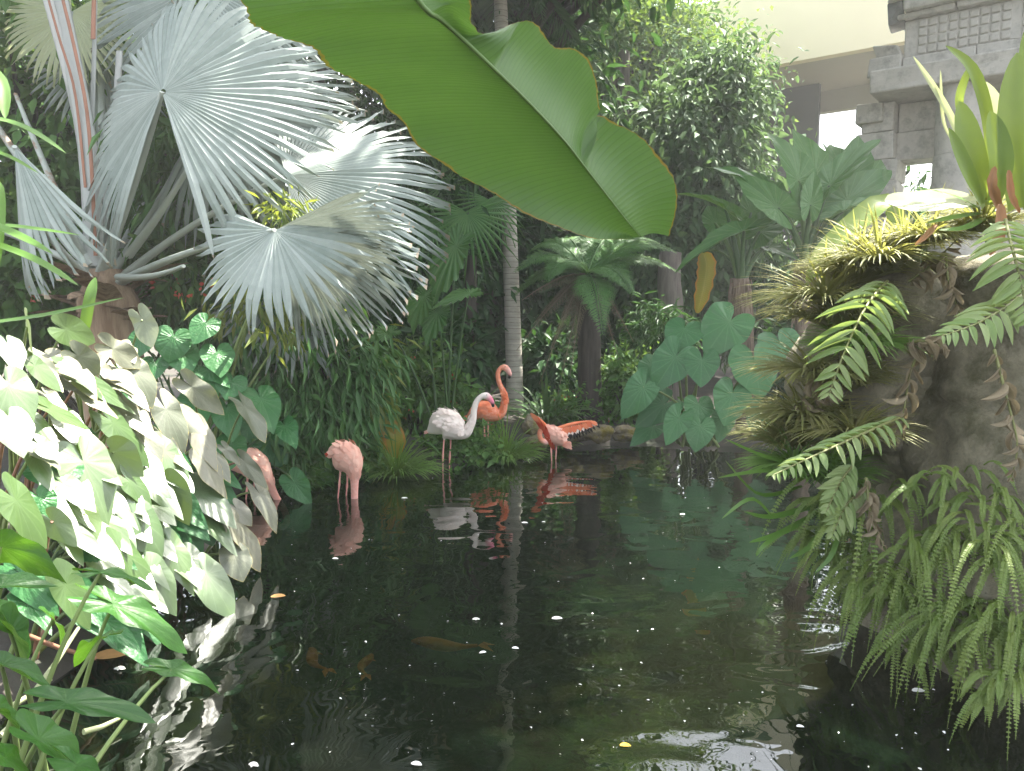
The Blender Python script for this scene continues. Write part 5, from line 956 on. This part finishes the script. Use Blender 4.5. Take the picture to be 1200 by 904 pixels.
for (pts, wd) in [([(1170,245,3.85),(1162,218,3.8),(1166,195,3.8)], .045), ([(1172,240,3.8),(1172,275,3.75),(1160,300,3.75)], .05), ([(1098,264,3.9),(1085,278,3.85),(1072,288,3.85)], .03), ([(1182,200,3.75),(1185,230,3.7),(1195,250,3.7)], .03)]:
    pp = catmull([list(P(*q)) for q in pts], 9); mb = MB(); ribbon(mb, pp, (-.4,-.8,.3), wd * .55 * np.array([.3,.7,.8,1,.8,.9,.6,.5,.06]), 1.0, 5); mb.build('leaf', M['orange_dry'], dl)
lb = thing('arching_leaf', 'long yellow-green arching leaf behind the planter grass', 'plant', P(1050, 300, 4.9))
pp = catmull([list(P(*q)) for q in [(1058,300,4.9),(1042,238,4.95),(1005,262,4.9),(965,300,4.85),(945,335,4.8)]], 16); mb = MB(); ribbon(mb, pp, (-.3,-.6,.8), .09 * np.array([.15,.3,.5,.7,.85,.95,1,1,1,.95,.9,.8,.65,.45,.25,.04]), .25, 7); mb.build('leaf', M['brom'], lb)

# ------------------------------------------------------------------ stone ruin
RA = Vector((6.87, 14.0, 0)); e1 = Vector((.8, -.6, 0)); e2 = Vector((-.6, -.8, 0)); ROT = Matrix((e1, e2 * -1, Vector((0, 0, 1)))).transposed()
ru = thing('stone_ruin', 'carved grey stone temple ruin with lattice frieze and cornice', 'ruin', (RA.x, RA.y, gz(RA.x, RA.y)))
def stone(name, s0, s1, t0, t1, z0, z1, mat='stone', jit=.012, bev=.025, parent=None):
    mb = MB(); c = RA + e1 * ((s0 + s1) / 2) + e2 * ((t0 + t1) / 2); box(mb, (0, 0, 0), ((s1 - s0) / 2, (t1 - t0) / 2, (z1 - z0) / 2), None, 1, jit)
    me = mb.mesh(name, M[mat], smooth=False); R4 = Matrix((e1, -e2, Vector((0, 0, 1)))).transposed().to_4x4(); o = link(name, me, parent or ru, Matrix.Translation((c.x, c.y, (z0 + z1) / 2)) @ R4); b = o.modifiers.new('b', 'BEVEL'); b.width = bev; b.segments = 2; return o
g0 = .3
def course(s0, s1, t0, t1, z0, z1, n, **kw):
    e = np.linspace(s0, s1, n + 1)
    for i in range(n): stone('stone_block', e[i] + .006, e[i + 1] - .006, t0, t1 + rnd(-.03, .03), z0 + .005, z1 - .005, **kw)
for zz in np.arange(g0 - .3, 4.7, .62): stone('stone_block', -.62 + rnd(-.04, .04), -.05, -.75, 0 + rnd(-.04, .03), zz, min(zz + .61, 4.7))
for zz in (4.7, 5.2): stone('stone_block', -.68 + rnd(-.06, .06), -.12, -.75, .04, zz, zz + .49); stone('stone_block', -.115, .5, -.9, -.28, zz, zz + .49)
stone('stone_block', -.75, -.3, -.7, .12, 5.35, 5.69); stone('stone_block', -.42, 2.6, -.8, .62, 5.72, 6.1, bev=.03); stone('stone_block', 2.62, 4.4, -.8, .55, 5.72, 6.1)
stone('stone_block', -.55, -.02, -.7, .25, 6.1, 6.42); stone('stone_block', -.48, -.1, -.7, .15, 6.42, 6.62, jit=.05)
course(0, 4.4, -.8, .2, 6.105, 6.36, 4); stone('stone_block', 0.0, 4.4, -.8, .12, 6.36, 6.99, jit=.0)
course(-.12, 4.4, -.8, .26, 6.99, 7.1, 5); course(-.02, 4.4, -.8, .42, 7.1, 7.3, 4); course(0.06, 4.4, -.8, .36, 7.3, 7.45, 5)
for i in range(9):
    for j in range(4):
        for (sa, zo) in ((.22 + .152 * i, 6.39 + .148 * j), (1.72 + .152 * i, 6.39 + .148 * j)): stone('lattice_tile', sa, sa + .128, .1, .155, zo, zo + .124, jit=.003, bev=.02)
for i in range(13):
    s = -.05 + i * .33; stone('carved_stone', s, s + rnd(.22, .34), -.6, .2 + rnd(-.1, .12), 7.45, 7.45 + rnd(.3, 1.0), 'stone_dark', .06, .05)
stone('carved_stone', -.3, -.05, -.2, .2, 6.95, 7.35, 'stone_dark', .05, .04); stone('carved_stone', -.22, .1, -.3, .25, 7.35, 7.55, 'stone', .05, .04)
for (s, z0, z1) in [(.95, 4.62, 5.715), (.95, 3.7, 4.61), (.95, 2.6, 3.69), (.95, 1.4, 2.59), (.95, .2, 1.39), (3.3, 4.62, 5.715), (3.3, 3.0, 4.61), (3.3, .2, 2.99)]:
    c = RA + e1 * s + e2 * .12; mb = MB(); tube(mb, [Vector((c.x, c.y, z)) for z in np.linspace(z0, z1, 6)], np.array([.40, .41, .41, .41, .41, .40]) * (1.0 if z0 > 4 else 1.03), 28); mb.build('column_drum', M['stone'], ru)
stone('stone_block', 1.5, 2.8, -.8, -.4, 0, 5.7, bev=.03)

# ------------------------------------------------------------------ cream building
b0 = Vector((6.73, 22, 0)); f1_ = Vector((.812, -.584, 0)); f2_ = Vector((.584, .812, 0)); RB = Matrix((f1_, f2_, Vector((0, 0, 1)))).transposed().to_4x4()
bd = thing('building', 'cream building with a deep overhanging storey behind the ruin', 'building', (b0.x, b0.y, gz(b0.x, b0.y)))
def bpart(name, s0, s1, t0, t1, z0, z1, mat):
    c = b0 + f1_ * ((s0 + s1) / 2) + f2_ * ((t0 + t1) / 2); mb = MB(); box(mb, (0, 0, 0), ((s1 - s0) / 2, (t1 - t0) / 2, (z1 - z0) / 2)); return link(name, mb.mesh(name, M[mat], False), bd, Matrix.Translation((c.x, c.y, (z0 + z1) / 2)) @ RB)
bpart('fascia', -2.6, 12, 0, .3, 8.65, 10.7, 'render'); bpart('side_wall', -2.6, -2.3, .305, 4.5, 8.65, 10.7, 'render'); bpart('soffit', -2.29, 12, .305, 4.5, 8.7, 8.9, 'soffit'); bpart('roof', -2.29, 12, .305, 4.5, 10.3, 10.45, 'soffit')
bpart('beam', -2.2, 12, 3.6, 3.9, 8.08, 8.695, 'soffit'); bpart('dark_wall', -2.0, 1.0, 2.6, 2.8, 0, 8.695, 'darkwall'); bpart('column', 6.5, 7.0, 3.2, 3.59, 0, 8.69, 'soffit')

# ------------------------------------------------------------------ hazy air of the humid garden
hm, hn, ho = mk('humid air'); pv = N_(hn, 'ShaderNodeVolumePrincipled', Density=HAZE, Anisotropy=.35); pv.inputs['Color'].default_value = (.97, .98, .95, 1); hn.links.new(pv.outputs[0], ho.inputs['Volume'])
mb = MB(); box(mb, (0, 23.5, 5.5), (46, 39.5, 7.2)); tag(mb.build('haze', hm, smooth=False, kind='stuff'), 'pale humid haze filling the whole garden', 'haze')
